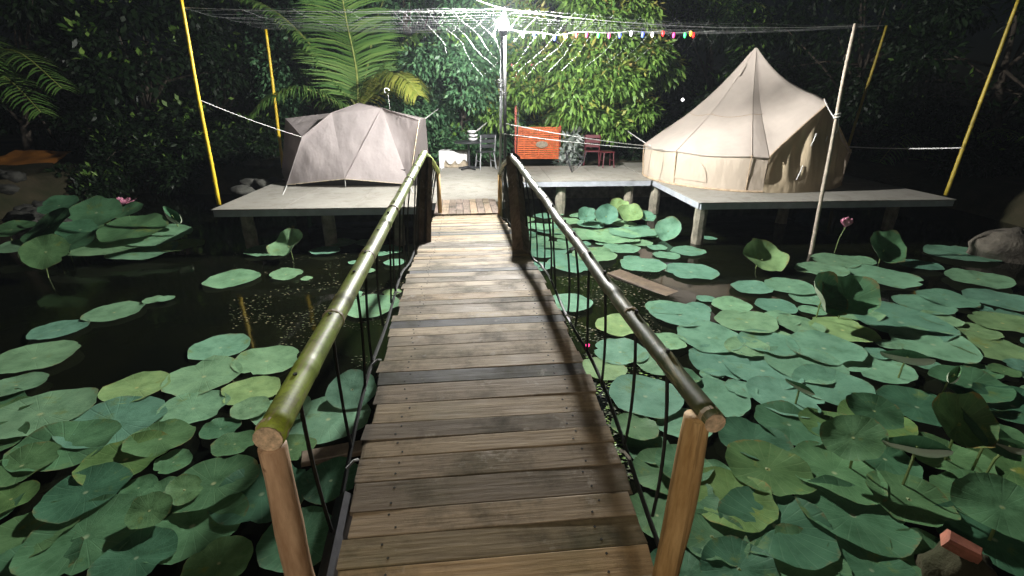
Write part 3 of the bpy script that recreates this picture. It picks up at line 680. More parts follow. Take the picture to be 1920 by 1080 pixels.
def led(px, py, y, k, label, r=.022):
    p = Py(px, py, y) if not isinstance(y, Vector) else y
    o = thing('led_light', label, 'light', p, 'loose small lights'); mb = MB(); mb.lathe([(.004, r), (r, .004), (r * .9, -.008), (.004, -r)], p, 8); mb.build('bulb', ME[k], o, smooth=True)
    mb = MB(); mb.tube([p + Vector((0, .01, r * .8)), p + Vector((.02, .03, .2)), p + Vector((.0, .06, .5))], .004, 4); mb.build('wire', M_BLACK, o)
led(1280, 187, 15.2, 'w', 'single white light glowing among leaves beside the bell tent roof', .05)
p = B(2.25, .56, .02); o = thing('led_light', 'tiny magenta light tied to the plank edge of the footbridge', 'light', p, 'loose small lights')
mb = MB(); mb.lathe([(.003, .012), (.011, .004), (.009, -.006), (.003, -.012)], p, 8); mb.build('bulb', ME['p'], o)

# ---------------------------------------------------------------- things on the deck and the far bank
# swing bench
SY = 14.3; s0 = Py(968, 300, SY); s1 = Py(1047, 300, SY); GZ = .70
sw = thing('swing_bench', 'orange slatted swing bench hanging in a red frame on the bank', 'swing bench', (s0.x, SY, GZ))
zt, zb = Py(1000, 238, SY).z, Py(1000, 296, SY).z
for x in (s0.x - .02, s1.x + .02):
    mb = MB(); mb.box((x, SY + .05, (GZ - .05 + 3.3) / 2 + .02), (.05, .05, 3.3 - GZ + .1)); mb.build('frame_post', M_RED, sw)
mb = MB(); mb.box(((s0.x + s1.x) / 2, SY + .05, 3.34), (s1.x - s0.x + .3, .06, .06)); mb.build('frame_bar', M_RED, sw)
ns = 15
for i in range(ns):
    t = i / (ns - 1); mb = MB(); mb.box(((s0.x + s1.x) / 2 + .02 * t, SY - .04 - .16 * (1 - t), zb + .02 + (zt - zb - .04) * t), (s1.x - s0.x - .06 + .03 * (1 - t), .02, (zt - zb) / ns - .012), bev=.003); mb.build('slat', M_ORANGE, sw)
for x in (s0.x + .22, s0.x + .62, s0.x + 1.0):
    mb = MB(); mb.tube([(x, SY - .16, zb), (x, SY - .0, zt)], .018, 5); mb.build('batten', M_RED, sw)
for i in range(5):
    mb = MB(); mb.box(((s0.x + s1.x) / 2, SY + .05 + .10 * i, zb - .02), (s1.x - s0.x - .04, .08, .02)); mb.build('seat_slat', M_ORANGE, sw)
for x in (s0.x + .05, s1.x - .05):
    mb = MB(); mb.tube([(x, SY + .3, zb), (x, SY + .1, 3.33)], .010, 5); mb.build('chain', M_GALV, sw)
mb = MB(); p = Py(1016, 271, SY - .2); mb.lathe([(.16, -.008), (.17, 0), (.16, .008)], (0, 0, 0), 16)
mb.v = [(p.x + x, p.y - z, p.z + y * .55) for x, y, z in mb.v]; mb.build('seat_emblem', M_RATTAN, sw)
# pedestal table with bowls
ty = 12.95; tb = Pz(880, 317, DZ)
pt = thing('pedestal_table', 'black pedestal table with star shaped foot on the landing deck', 'table', (tb.x, tb.y, DZ))
mb = MB()
for a in range(5):
    q = a / 5 * 2 * math.pi + .3; mb.tube([(tb.x, tb.y, DZ + .06), (tb.x + .30 * math.cos(q), tb.y + .30 * math.sin(q), DZ + .02)], [.03, .02], 6)
mb.build('star_foot', M_BLKPL, pt)
mb = MB(); mb.tube([(tb.x, tb.y, DZ + .05), (tb.x, tb.y, DZ + .66)], .03, 10); mb.build('column', M_BLKPL, pt)
mb = MB(); mb.lathe([(.36, .655), (.38, .67), (.38, .69), (.36, .70)], (tb.x, tb.y, DZ), 20); mb.build('table_top', M_BLKPL, pt)
for i, (dx, dz) in enumerate(((.12, .70), (.13, .79), (.10, .88))):
    bo = thing('bowl', ['white bowl lowest in the stack on the black pedestal table', 'white bowl in the middle of the stack on the pedestal table', 'white bowl topmost of the stack on the pedestal table'][i], 'bowl', (tb.x + dx, tb.y - .05, DZ + dz), 'stacked white bowls')
    mb = MB(); mb.lathe([(.05, 0), (.10, .035), (.125, .08), (.118, .082), (.09, .04), (.02, .02)], (tb.x + dx, tb.y - .05, DZ + dz), 14); mb.build('body', M_WHITE, bo, smooth=True)
# black chair beside it
def chair(name, label, x, y, z, mat, legmat, rz, hseat=.44, hback=.86, w_=.42, group=None, back=True):
    o = thing(name, label, 'chair' if back else 'stool', (x, y, z), group, rz)
    def put(nm, mb, m): link(nm, mb.mesh(m), o)
    mb = MB(); mb.box((0, 0, hseat), (w_, w_, .035), bev=.01); put('seat', mb, mat)
    for sx in (-1, 1):
        for sy in (-1, 1):
            mb = MB(); mb.tube([(sx * w_ * .52, sy * w_ * .52, 0), (sx * w_ * .42, sy * w_ * .42, hseat - .018)], .017, 6); put('leg', mb, legmat)
        mb = MB(); mb.tube([(sx * w_ * .47, -w_ * .47, hseat * .45), (sx * w_ * .47, w_ * .47, hseat * .45)], .012, 5); put('stretcher', mb, legmat)
        if back:
            mb = MB(); mb.tube([(sx * w_ * .45, w_ * .45, hseat), (sx * w_ * .47, w_ * .62, hback)], .017, 6); put('back_upright', mb, legmat)
    if back:
        for k in range(3):
            mb = MB(); z_ = hseat + .15 + k * .12; mb.box((0, w_ * (.50 + .045 * k) , z_), (w_ * .9, .02, .085), bev=.004); put('back_slat', mb, mat)
    return o
q = Pz(905, 316, DZ); chair('black_chair', 'black chair with one shiny upright beside the pedestal table', q.x + .08, q.y, DZ, M_BLKPL, M_GALV, R(200))
q = Pz(1122, 313, DZ); chair('red_chair', 'red plastic chair standing behind the red stool on the landing deck', q.x - .12, q.y + .45, GZ + .04, M_REDPL, M_REDPL, R(170))
q = Pz(1128, 312, DZ); chair('red_stool', 'small red plastic stool on the back edge of the landing deck', q.x + .1, q.y - .15, DZ, M_REDPL, M_REDPL, R(10), .40, back=False, w_=.30)
# bench draped with white cloth
q = Pz(853, 313, DZ); bn = thing('low_bench', 'low beige bench draped with white cloth on the landing deck', 'bench', (q.x, q.y, DZ))
mb = MB(); mb.box((q.x, q.y, DZ + .40), (.72, .42, .05), bev=.01); mb.build('seat', M_RATTAN, bn)
mb = MB(); mb.box((q.x, q.y - .17, DZ + .19), (.62, .03, .36)); mb.build('front_panel', M_RATTAN, bn)
for sx in (-1, 1):
    for sy in (-1, 1):
        mb = MB(); mb.tube([(q.x + sx * .33, q.y + sy * .17, DZ), (q.x + sx * .33, q.y + sy * .17, DZ + .376)], .02, 6); mb.build('leg', M_RATTAN, bn)
cl = MB()
def cloth(u, v):
    x = q.x - .38 + .78 * u; s = v * .95
    hang = .28 + .16 * (u < .14) + .05 * math.sin(u * 21) - .12 * max(0, u - .6)
    if s < .45: return (x, q.y + .22 - s, DZ + .432 + .006 * math.sin(u * 30))
    k = (s - .45) / .5; return (x + .02 * math.sin(u * 17) * k, q.y - .235 - .02 * math.sin(u * 24) * k, DZ + .428 - hang * k)
cl.grid(40, 16, cloth); oc = cl.build('white_cloth', M_WHITE, smooth=True, off=Vector((q.x, q.y, DZ))); oc.location = (q.x, q.y, DZ); tag(oc, 'rumpled white cloth hanging over the low bench', 'cloth')
# folding frame
q = Pz(1075, 322, DZ); ff = thing('folding_frame', 'small black folding chair frame on the landing deck near the swing', 'folding chair', (q.x, q.y, DZ))
for dy in (-.16, .16):
    mb = MB(); mb.tube([(q.x - .22, q.y + dy, DZ + .5), (q.x - .05, q.y + dy, DZ + .015), (q.x + .22, q.y + dy, DZ + .25), (q.x + .28, q.y + dy, DZ + .5)], .012, 6); mb.build('side_frame', M_BLKPL, ff)
for (dx, dz) in ((-.05, .015), (.22, .25), (-.22, .5)):
    mb = MB(); mb.tube([(q.x + dx, q.y - .16, DZ + dz), (q.x + dx, q.y + .16, DZ + dz)], .011, 6); mb.build('cross_bar', M_BLKPL, ff)

# ---------------------------------------------------------------- vegetation
def leaf_cloud(centers, rads, n, ln, wd, droop=.5, spread=1.0, mi_split=0.0, out_c=None):
    """n folded leaves scattered through clumps; returns verts, quads, material index"""
    centers = np.array(centers); rads = np.array(rads); k = len(centers)
    ci = rng.choice(k, n, p=rads ** 2 / (rads ** 2).sum())
    d = rng.normal(size=(n, 3)); d /= np.linalg.norm(d, axis=1)[:, None]
    rr = rng.random(n) ** .45; pos = centers[ci] + d * (rr * rads[ci])[:, None] * np.array([1, 1, .8])
    ax = d * spread + rng.normal(size=(n, 3)) * .5 + np.array([0, 0, -droop]); ax /= np.linalg.norm(ax, axis=1)[:, None]
    sd = np.cross(ax, rng.normal(size=(n, 3)) * .6 + np.array([0, 0, 1.0])); sd /= (np.linalg.norm(sd, axis=1)[:, None] + 1e-6)
    nm = np.cross(sd, ax); L = ln * rng.uniform(.6, 1.25, n)[:, None]; W = wd * rng.uniform(.7, 1.2, n)[:, None]
    a = pos; m = pos + ax * L * .5 + nm * L * .06; e = pos + ax * L - nm * L * .06
    V = np.stack([a, m + sd * W * .5, e, m - sd * W * .5], 1).reshape(-1, 3)
    F = np.arange(n * 4).reshape(-1, 4); mi = np.zeros(n, int)
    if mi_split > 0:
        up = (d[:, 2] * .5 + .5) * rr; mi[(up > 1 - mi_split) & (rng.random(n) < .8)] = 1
    return V, F, mi
def tree(name, label, base, cc, rad, nclump, nleaf, ln, wd, mats, trunk_r=.13, cr=(.5, .9), young=0., droop=.5, group='trees behind the decks', shell=.55, cat='tree', extra=()):
    base = Vector(base); o = thing(name, label, cat, base, group)
    cs, rs = [], []
    for i in range(nclump):
        d = rng.normal(size=3); d /= np.linalg.norm(d); f = rng.uniform(shell, 1.0)
        cs.append(np.array(cc) + d * np.array(rad) * f); rs.append(rng.uniform(*cr))
    for (px, py, y, r_) in extra: cs.append(np.array(Py(px, py, y))); rs.append(r_)
    V, F, mi = leaf_cloud(cs, rs, nleaf, ln, wd, droop, mi_split=young)
    V = V - np.array(base)
    link('crown', quads_mesh(V, F, mats, mi), o)
    mb = MB(); top = Vector(cc) + Vector((0, 0, rad[2] * .3)); n = 8
    tp = [base.lerp(top, t) + Vector((.18 * wob((t * 2, base.x, 0), 1, 3), .15 * wob((t * 2, base.y, 5), 1, 3), 0)) for t in [i / n for i in range(n + 1)]]
    tp[0] = base - Vector((0, 0, .15))
    mb.tube(tp, [trunk_r * (1 - .7 * i / n) for i in range(n + 1)], 8)
    for c in cs[:: max(1, nclump // 12)]:
        c = Vector(c); t = rng.uniform(.3, .75); s = tp[int(t * n)]
        mb.tube([s, s.lerp(c, .5) + Vector((0, 0, .15)), c], [trunk_r * .38, trunk_r * .22, .012], 5)
    mb.build('trunk', M_BARK, o, smooth=True); return o
def gp(px, y): p = Py(px, 300, y); return Vector((p.x, y, bank_h(p.x, y)))
def at_(px, py, y): return tuple(Py(px, py, y))
# bushy lit tree behind the lamp
tree('longan_tree', 'bushy tree with yellow young leaf tips overhanging the orange swing', gp(1050, 16.0), at_(1060, 95, 15.4), (2.9, 1.7, 2.9), 62, 27000, .25, .075, [M_LEAF, M_LEAFY], .16, (.40, .68), .36, .75, shell=.75, extra=[(1000, 178, 13.9, .40), (1030, 165, 14.0, .42), (975, 165, 14.0, .4), (1085, 205, 13.9, .5), (1120, 215, 14.2, .5), (1075, 175, 13.8, .5), (1150, 235, 14.4, .5), (1200, 205, 14.6, .55), (1105, 160, 14, .5), (1180, 150, 14.2, .55), (1210, 110, 14.4, .55), (1060, 100, 14, .5), (1110, 95, 14, .5)])
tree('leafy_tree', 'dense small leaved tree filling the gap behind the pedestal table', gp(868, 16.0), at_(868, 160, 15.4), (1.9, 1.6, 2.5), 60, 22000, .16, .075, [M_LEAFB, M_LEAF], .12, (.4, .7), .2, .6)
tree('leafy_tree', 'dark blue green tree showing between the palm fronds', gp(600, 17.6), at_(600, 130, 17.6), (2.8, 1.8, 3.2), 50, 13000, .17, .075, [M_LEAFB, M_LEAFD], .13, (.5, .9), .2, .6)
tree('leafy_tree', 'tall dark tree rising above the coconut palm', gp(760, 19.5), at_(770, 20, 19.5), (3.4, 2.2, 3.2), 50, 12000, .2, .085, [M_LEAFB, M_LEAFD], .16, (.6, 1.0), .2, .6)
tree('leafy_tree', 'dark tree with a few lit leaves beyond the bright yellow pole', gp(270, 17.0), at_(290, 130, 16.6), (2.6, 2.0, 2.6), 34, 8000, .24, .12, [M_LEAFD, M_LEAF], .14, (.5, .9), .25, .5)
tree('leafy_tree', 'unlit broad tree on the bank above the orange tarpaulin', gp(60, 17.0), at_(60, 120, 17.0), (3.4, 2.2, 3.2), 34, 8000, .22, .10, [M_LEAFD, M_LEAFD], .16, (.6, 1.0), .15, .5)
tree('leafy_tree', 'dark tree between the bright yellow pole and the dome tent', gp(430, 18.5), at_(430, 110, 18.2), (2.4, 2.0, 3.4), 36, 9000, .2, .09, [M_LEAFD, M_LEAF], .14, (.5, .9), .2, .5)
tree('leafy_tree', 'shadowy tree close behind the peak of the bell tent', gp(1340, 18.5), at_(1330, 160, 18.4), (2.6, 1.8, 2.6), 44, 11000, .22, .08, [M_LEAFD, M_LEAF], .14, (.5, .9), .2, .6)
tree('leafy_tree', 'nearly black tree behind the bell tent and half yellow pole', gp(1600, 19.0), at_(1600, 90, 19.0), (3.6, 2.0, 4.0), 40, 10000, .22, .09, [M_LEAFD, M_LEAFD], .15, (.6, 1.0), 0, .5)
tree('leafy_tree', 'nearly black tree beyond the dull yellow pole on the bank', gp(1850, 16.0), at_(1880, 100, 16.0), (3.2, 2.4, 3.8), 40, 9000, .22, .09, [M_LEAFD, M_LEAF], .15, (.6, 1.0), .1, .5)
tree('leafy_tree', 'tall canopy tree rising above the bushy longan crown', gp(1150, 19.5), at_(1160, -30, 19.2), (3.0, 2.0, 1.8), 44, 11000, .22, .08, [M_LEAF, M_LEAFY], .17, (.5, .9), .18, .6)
for i, (px, y, r_, hh, lb) in enumerate(((1190, 15.6, 1.0, .9, 'low bush at the foot of the bushy longan tree'), (1450, 16.0, 1.4, 1.2, 'low bush hidden behind the bell tent roof'), (1700, 15.6, 1.5, .9, 'dark low bush behind the outer end of the bell tent deck'), (1860, 12.6, 1.1, .7, 'ferny bush on the bank below the dull yellow pole'), (470, 15.6, 1.3, .9, 'dark low bush behind the brick pile'), (330, 13.9, 1.0, .6, 'small dark bush beside the bright yellow pole'), (160, 13.6, 1.2, .55, 'creeping dark bush between stones and tarpaulin'), (400, 14.6, 1.2, .8, 'dark bush on the bank behind the bright yellow pole'), (250, 14.6, 1.5, .8, 'dark low bush on the bank beside the stones'), (690, 16.0, 1.3, 1.1, 'dark low bush behind the dome tent'), (960, 16.8, 1.6, 1.3, 'shadowy low bush behind the lamp pole'))):
    b = gp(px, y); tree('bush', lb, b, (b.x, b.y, b.z + hh * .7), (r_, .7, hh * .75), 16, 3200, .17, .07, [M_LEAFD, M_LEAF], .04, (.3, .5), .15, .4, 'bushes on the bank', .3, 'bush')
# variegated plant beside the swing
b = gp(1066, 14.2); tree('variegated_plant', 'pale variegated potted plant right beside the orange swing', b, (b.x, b.y, b.z + .75), (.28, .22, .6), 12, 420, .26, .08, [M_VARIEG], .03, (.12, .2), 0, .2, None, .2, 'plant')

def frond_mesh(pts, L_leaf, nleaf, mats, droop, off, fold=.5, tnf=.4):
    pts = [Vector(p) for p in pts]
    def cr(t):
        n = len(pts) - 1; x = min(t * n, n - 1e-6); i = int(x); f = x - i
        p0, p1, p2, p3 = pts[max(i - 1, 0)], pts[i], pts[i + 1], pts[min(i + 2, n)]
        return .5 * ((2 * p1) + (p2 - p0) * f + (2 * p0 - 5 * p1 + 4 * p2 - p3) * f * f + (3 * p1 - p0 - 3 * p2 + p3) * f ** 3)
    mb = MB(); P = [cr(i / 20) for i in range(21)]; mb.tube(P, [.032 * (1 - .8 * i / 20) + .004 for i in range(21)], 5)
    lf = MB()
    for i in range(nleaf):
        t = .10 + .9 * i / (nleaf - 1); p = cr(t); tn = (cr(min(1, t + .02)) - cr(max(0, t - .02))).normalized()
        sd = tn.cross(Vector((0, 0, 1)));
        if sd.length < .2: sd = tn.cross(Vector((0, 1, 0)))
        sd.normalize(); upn = sd.cross(tn).normalized()
        ll = L_leaf * (.45 + .75 * math.sin(math.pi * min(1, t * .85 + .12))) * random.uniform(.85, 1.1)
        for s in (-1, 1):
            d0 = (sd * s + tn * tnf + upn * fold * .5 + Vector((random.uniform(-.1, .1), random.uniform(-.1, .1), random.uniform(-.12, .12)))).normalized()
            q = [p]; dd = d0.copy()
            for k in range(3):
                q.append(q[-1] + dd * ll / 3); dd = (dd + Vector((0, 0, -droop * .5))).normalized()
            wv = tn * .022
            lf.add([q[0] - wv * .5, q[0] + wv * .5, q[1] + wv, q[1] - wv, q[2] + wv * .8, q[2] - wv * .8, q[3]], [(0, 1, 2, 3), (3, 2, 4, 5), (5, 4, 6)])
    return mb, lf
def palm(label, base, crown, fronds, L_leaf, nl, group, mat=M_FROND, trunk_r=.14):
    base = Vector(base); crown = Vector(crown); o = thing('coconut_palm', label, 'palm tree', base, group)
    mb = MB(); n = 10; mb.tube([base.lerp(crown, i / n) - Vector((0, 0, .2 if i == 0 else 0)) for i in range(n + 1)], [trunk_r * (1.15 - .3 * i / n) * (1 + .05 * (i % 2)) for i in range(n + 1)], 9); mb.build('trunk', M_BARK, o)
    for pts, lm, dr, m2, fold in fronds:
        rb, lf = frond_mesh([crown] + [Vector(p) for p in pts], L_leaf * lm, nl, None, dr, None, fold)
        fo = rb.build('frond', M_FROND_RIB, o, smooth=True)
        lf.build('leaflets', m2, fo, off=o.location)
    return o
py_ = 14.9; cr_ = Py(672, 205, py_)
pb = gp(668, py_)
palm('coconut palm with lit fronds spreading behind the dome tent', pb, cr_, [
    ([Py(668, 130, py_ - .2), Py(650, 40, py_ - .5), Py(632, -60, py_ - .9)], 1.35, .4, M_FROND, .0),
    ([Py(628, 190, py_ - .5), Py(565, 165, py_ - 1.1), Py(505, 182, py_ - 1.5), Py(470, 215, py_ - 1.7)], .8, .9, M_FROND, .2),
    ([Py(706, 168, py_ - .4), Py(736, 139, py_ - .9), Py(765, 150, py_ - 1.3), Py(785, 178, py_ - 1.5)], .85, 1.3, M_FRONDY, .3),
    ([Py(618, 130, py_ - .1), Py(560, 60, py_ - .2), Py(505, 15, py_ - .3), Py(450, -5, py_ - .4)], .62, .9, M_FROND, .1),
    ([Py(700, 140, py_ + .3), Py(745, 90, py_ + .5), Py(790, 60, py_ + .6), Py(850, 62, py_ + .6)], .7, .7, M_FROND, .1),
    ([Py(690, 120, py_ + .5), Py(705, 40, py_ + .8), Py(735, -40, py_ + 1.0)], .9, .3, M_FROND, .1),
    ([Py(640, 150, py_ + .8), Py(600, 100, py_ + 1.4), Py(560, 90, py_ + 2.0)], .9, .5, M_FROND, .1)], 1.0, 88, 'palms behind the decks')
for lab, px, pcy, y, fr in (('dark coconut palm drooping over the orange tarpaulin', -60, 150, 13.5, ((-.9, .3), (.6, .5), (1.3, .25), (.2, .9), (1.0, -.2))), ('dim palm rising behind the bell tent peak', 1330, 75, 20.0, ((-1.0, .5), (.9, .6), (.1, 1.0), (1.3, .1))), ('dim palm in the dark beyond the half yellow pole', 1740, 330, 16.0, ((-1.0, .8), (.9, .9), (.1, 1.2), (1.4, .3)))):
    b = gp(px, y); c = Py(px, pcy, y); F_ = []
    for dx, dz in fr:
        F_.append(([c + Vector((dx * .8, -.3, dz * .9 + .35)), c + Vector((dx * 1.6, -.6, dz * 1.3 + .25)), c + Vector((dx * 2.3, -.8, dz * 1.2 - .5))], .9, .6, M_FROND, .1))
    palm(lab, b, c, F_, .85, 38, 'palms behind the decks')

# stones, bricks and tarp on the left bank; boulder on the right
def rock(name, label, p, size, mat, cat, group, seed):
    mb = MB(); n, m = 24, 14
    for j in range(m + 1):
        for i in range(n):
            a = 2 * math.pi * i / n; b_ = math.pi * j / m; d = Vector((math.sin(b_) * math.cos(a), math.sin(b_) * math.sin(a), math.cos(b_)))
            k = 1 + .35 * wob(d, 1.6, seed) + .12 * wob(d, 4.5, seed) + .05 * wob(d, 11, seed); mb.v.append((d.x * size[0] * k, d.y * size[1] * k, d.z * size[2] * k))
    mb.f = [(j * n + i, (j + 1) * n + i, (j + 1) * n + (i + 1) % n, j * n + (i + 1) % n) for j in range(m) for i in range(n)]; mb.m = [0] * len(mb.f)
    o = link(name, mb.mesh(mat, None, True), None, p); return tag(o, label, cat, group)
for i in range(16):
    px, py = random.uniform(0, 110), random.uniform(352, 400); p = Pz(px, py, .35); p.z = max(bank_h(p.x, p.y) + .04, .05)
    rock('stone', 'rough grey stone in the heap on the bank below the orange tarpaulin', p, (random.uniform(.16, .32), random.uniform(.14, .26), random.uniform(.10, .18)), M_STONE, 'stone', 'stones heaped on the bank', i * 3.1)
for i, (px, py) in enumerate(((475, 320), (498, 318), (470, 345), (495, 346), (515, 345), (455, 360))):
    p = Pz(px, py, .75); p = Vector((p.x, min(p.y, 14.4), 0)); p.z = .76 + (.14 if i < 2 else 0)
    rock('stone', 'squarish grey stone in the pile behind the dome tent deck', p, (.24, .16, .12), M_STONE, 'stone', 'stones piled behind the dome tent deck', i * 7.7)
p = Pz(1885, 470, .12); rock('boulder', 'pale brown boulder at the pond edge below the outer deck end', Vector((p.x + .1, p.y, .12)), (.62, .42, .38), M_STONE2, 'boulder', None, 4.4)
q0 = Py(-40, 335, 14.2); q1 = Py(112, 290, 15.0)
mb = MB(); mb.grid(16, 8, lambda u, v: Vector((q0.x + (q1.x - q0.x) * u, 14.4 + 1.2 * v + .1 * wob((u * 4, v * 4, 0), 1, 2), bank_h(q0.x, 14.4) - .05 + .35 * v + .08 * wob((u * 5, v * 3, 1), 1, 4))))
oo = mb.build('tarpaulin', M_TARP, smooth=True, off=Vector((q0.x, 14.4, .7))); oo.location = (q0.x, 14.4, .7); tag(oo, 'orange tarpaulin lit on the far bank beneath the dark palm', 'tarpaulin')

# ---------------------------------------------------------------- lotus leaves
def pad_mesh(seed, cup=0.0, fold=0.0, mat=M_PAD, wav=.05):
    r_ = random.Random(seed); n, m = 36, 6; mb = MB(); ph = [r_.uniform(0, 6.28) for _ in range(6)]
    notch = r_.uniform(0, 6.28); nd = r_.choice([0, 0, .06, .12, .2]); bite = r_.uniform(0, 6.28); bd = r_.choice([0, 0, 0, .06, .12])
    mb.v.append((0, 0, -.03 - cup * .25))
    for j in range(1, m + 1):
        f = j / m
        for i in range(n):
            a = 2 * math.pi * i / n
            rad = 1 + .035 * math.sin(2 * a + ph[0]) + .025 * math.sin(3 * a + ph[1]) + .018 * math.sin(7 * a + ph[2]) + .012 * math.sin(11 * a + ph[5])
            rad -= nd * math.exp(-((a - notch + math.pi) % (2 * math.pi) - math.pi) ** 2 / .02)
            rad -= bd * max(0, 1 - (((a - bite + math.pi) % (2 * math.pi) - math.pi) / .28) ** 2)
            x, y = f * rad * math.cos(a), f * rad * math.sin(a)
            z = wav * f * f * (math.sin(3 * a + ph[3]) * .5 + math.sin(5 * a + ph[4]) * .35) + cup * (f * f - .25) * .9 + .006 * math.cos(a * 21) * f + .035 * max(0, f - .8) / .2
            if fold: z += fold * abs(x) * f * 1.1; x *= (1 - .45 * fold)
            mb.v.append((x, y, z))
    mb.f = [(0, 1 + i, 1 + (i + 1) % n) for i in range(n)]
    mb.f += [(1 + (j - 1) * n + i, 1 + j * n + i, 1 + j * n + (i + 1) % n, 1 + (j - 1) * n + (i + 1) % n) for j in range(1, m) for i in range(n)]
    mb.m = [0] * len(mb.f)
    return mb.mesh(mat, None, True)
PADS = [pad_mesh(100 + i) for i in range(16)]
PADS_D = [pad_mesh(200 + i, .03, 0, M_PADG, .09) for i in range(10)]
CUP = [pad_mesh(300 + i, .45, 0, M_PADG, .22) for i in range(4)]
CUPM = [pad_mesh(350 + i, .35, 0, M_PAD, .2) for i in range(3)]
def roll_mesh(seed):
    r_ = random.Random(seed); k0 = r_.uniform(.8, 1.2); mb = MB()
    def f(u, v):
        y = -1 + 2 * v; w_ = (max(0, 1 - abs(y) ** 2.2) ** .5) * .26 + .03; a = (u - .5) * (3.6 + .8 * math.sin(3 * v + k0))
        return (w_ * math.sin(a) * (.9 + .2 * math.sin(5 * v)), y, -w_ * math.cos(a) * .8 + .06 * y * k0 + .02 * math.sin(9 * v + u * 4))
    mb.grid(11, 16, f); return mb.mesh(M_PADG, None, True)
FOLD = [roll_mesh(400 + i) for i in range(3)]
placed = []
GL = {'open': ('on open water by the dome tent deck', 'leaves on the open water'),
      'near': ('in the crowd by the pink rail post', 'leaves by the pink rail post'),
      'dock': ('between footbridge and landing deck', 'leaves between bridge and landing'),
      'field': ('before the bell tent deck', 'leaves before the bell tent deck'),
      'front': ('in the crowd by the orange rail post', 'leaves by the orange rail post'),
      'back': ('below the heap of stones', 'leaves below the stones')}
def pad(px, py, wpx, cls, z=None, tilt=0, tdir=0, kind='flat'):
    n = len(placed); z = .018 + .0045 * (n % 7) if z is None else z
    c = Pz(px, py, z); zc = (c - Vector((0, 0, CAMZ))).dot(Vector((0, cp, -sp))); r = wpx / 2 * zc / FPX * .95
    me = random.choice({'flat': PADS, 'dark': PADS_D, 'cup': CUP, 'cupm': CUPM, 'fold': FOLD}[kind])
    size = 'small' if r < .17 else 'medium' if r < .27 else 'large'
    look = {'flat': 'flat round', 'dark': 'wavy rimmed', 'cup': 'cupped deep green', 'cupm': 'tilted pale mint', 'fold': 'folded up pale backed'}[kind]
    lift = 'raised' if z > .14 else 'floating'
    o = thing('lotus_leaf', f'{size} {lift} {look} lotus leaf {GL[cls][0]}', 'lotus leaf', c, f'{size} {lift} {look} {GL[cls][1]}')
    b_ = link('blade', me, o); b_.scale = (r, r * random.uniform(.9, 1.05), r)
    b_.rotation_euler = (Matrix.Rotation(tdir, 4, 'Z') @ Matrix.Rotation(tilt + random.uniform(-.02, .02), 4, 'X') @ Matrix.Rotation(random.uniform(0, 6.28) if kind != 'fold' else 0, 4, 'Z')).to_euler()
    if z > .07:
        dx, dy = random.uniform(-.1, .1), random.uniform(-.1, .1)
        mb = MB(); mb.tube([(dx, dy, -c.z - .3), (dx * .5, dy * .6, -c.z * .4), (0, 0, -.03 * r)], .009, 5); link('stalk', mb.mesh(M_STEM), o)
    placed.append((c.x, c.y, r)); return o
for a in [(436, 523, 105), (536, 514, 68), (214, 585, 100), (110, 618, 95), (288, 562, 40), (310, 560, 32), (64, 670, 140), (413, 651, 112), (500, 676, 125), (696, 574, 108), (256, 726, 118), (740, 492, 42), (690, 508, 30), (660, 552, 44), (575, 522, 26), (735, 548, 36), (665, 492, 26), (720, 470, 70), (500, 470, 80), (610, 470, 60), (640, 455, 60), (690, 455, 50)]:
    pad(*a, 'open')
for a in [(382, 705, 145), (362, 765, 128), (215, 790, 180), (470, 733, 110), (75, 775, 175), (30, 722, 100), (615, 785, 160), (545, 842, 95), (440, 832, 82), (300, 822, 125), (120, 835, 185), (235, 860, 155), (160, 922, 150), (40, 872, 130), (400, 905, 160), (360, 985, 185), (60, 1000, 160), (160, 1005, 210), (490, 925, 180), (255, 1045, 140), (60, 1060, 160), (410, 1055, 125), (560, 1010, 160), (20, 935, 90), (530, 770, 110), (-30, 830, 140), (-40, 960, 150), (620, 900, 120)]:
    pad(*a, 'near', kind='flat' if a[1] < 800 else 'dark', z=None if a[1] < 820 else .02 + .045 * random.random())  # lower rows take the darkened leaf colour for foreground dimness
pad(660, 730, 95, 'near', .10, .35, .3); pad(280, 957, 90, 'near', .12, .15, 0, 'dark'); pad(345, 918, 70, 'near', .1, .3, 1.2, 'dark'); pad(470, 765, 70, 'near', .07, .1)
for a in [(1150, 443, 112), (1185, 436, 92), (1080, 440, 100), (1040, 430, 80), (1020, 470, 92), (1075, 494, 112), (1115, 478, 92), (1165, 466, 72), (1205, 497, 92), (1250, 479, 52), (1290, 471, 66), (1232, 464, 40), (1296, 509, 97), (1330, 447, 30), (1068, 568, 94), (1010, 425, 60), (980, 412, 50), (1060, 415, 60), (1110, 420, 66), (1000, 450, 70), (1140, 412, 50), (985, 440, 50), (1045, 460, 60), (1200, 455, 50), (1215, 440, 46), (1170, 420, 50), (1090, 405, 46), (1020, 405, 44), (1005, 500, 60)]:
    pad(*a, 'dock')
for a in [(1100, 404, 38, 'dock', .22, .75, .1, 'cupm'), (1137, 404, 46, 'dock', .24, .8, -.1, 'cupm'), (1181, 402, 48, 'dock', .22, .6, 0, 'cupm'), (1212, 408, 36, 'dock', .16, .4, .1, 'cupm'), (1253, 432, 52, 'dock', .16, .7, -.5, 'cupm'), (1160, 388, 40, 'dock', .25, .6, .1, 'cupm')]: pad(*a)
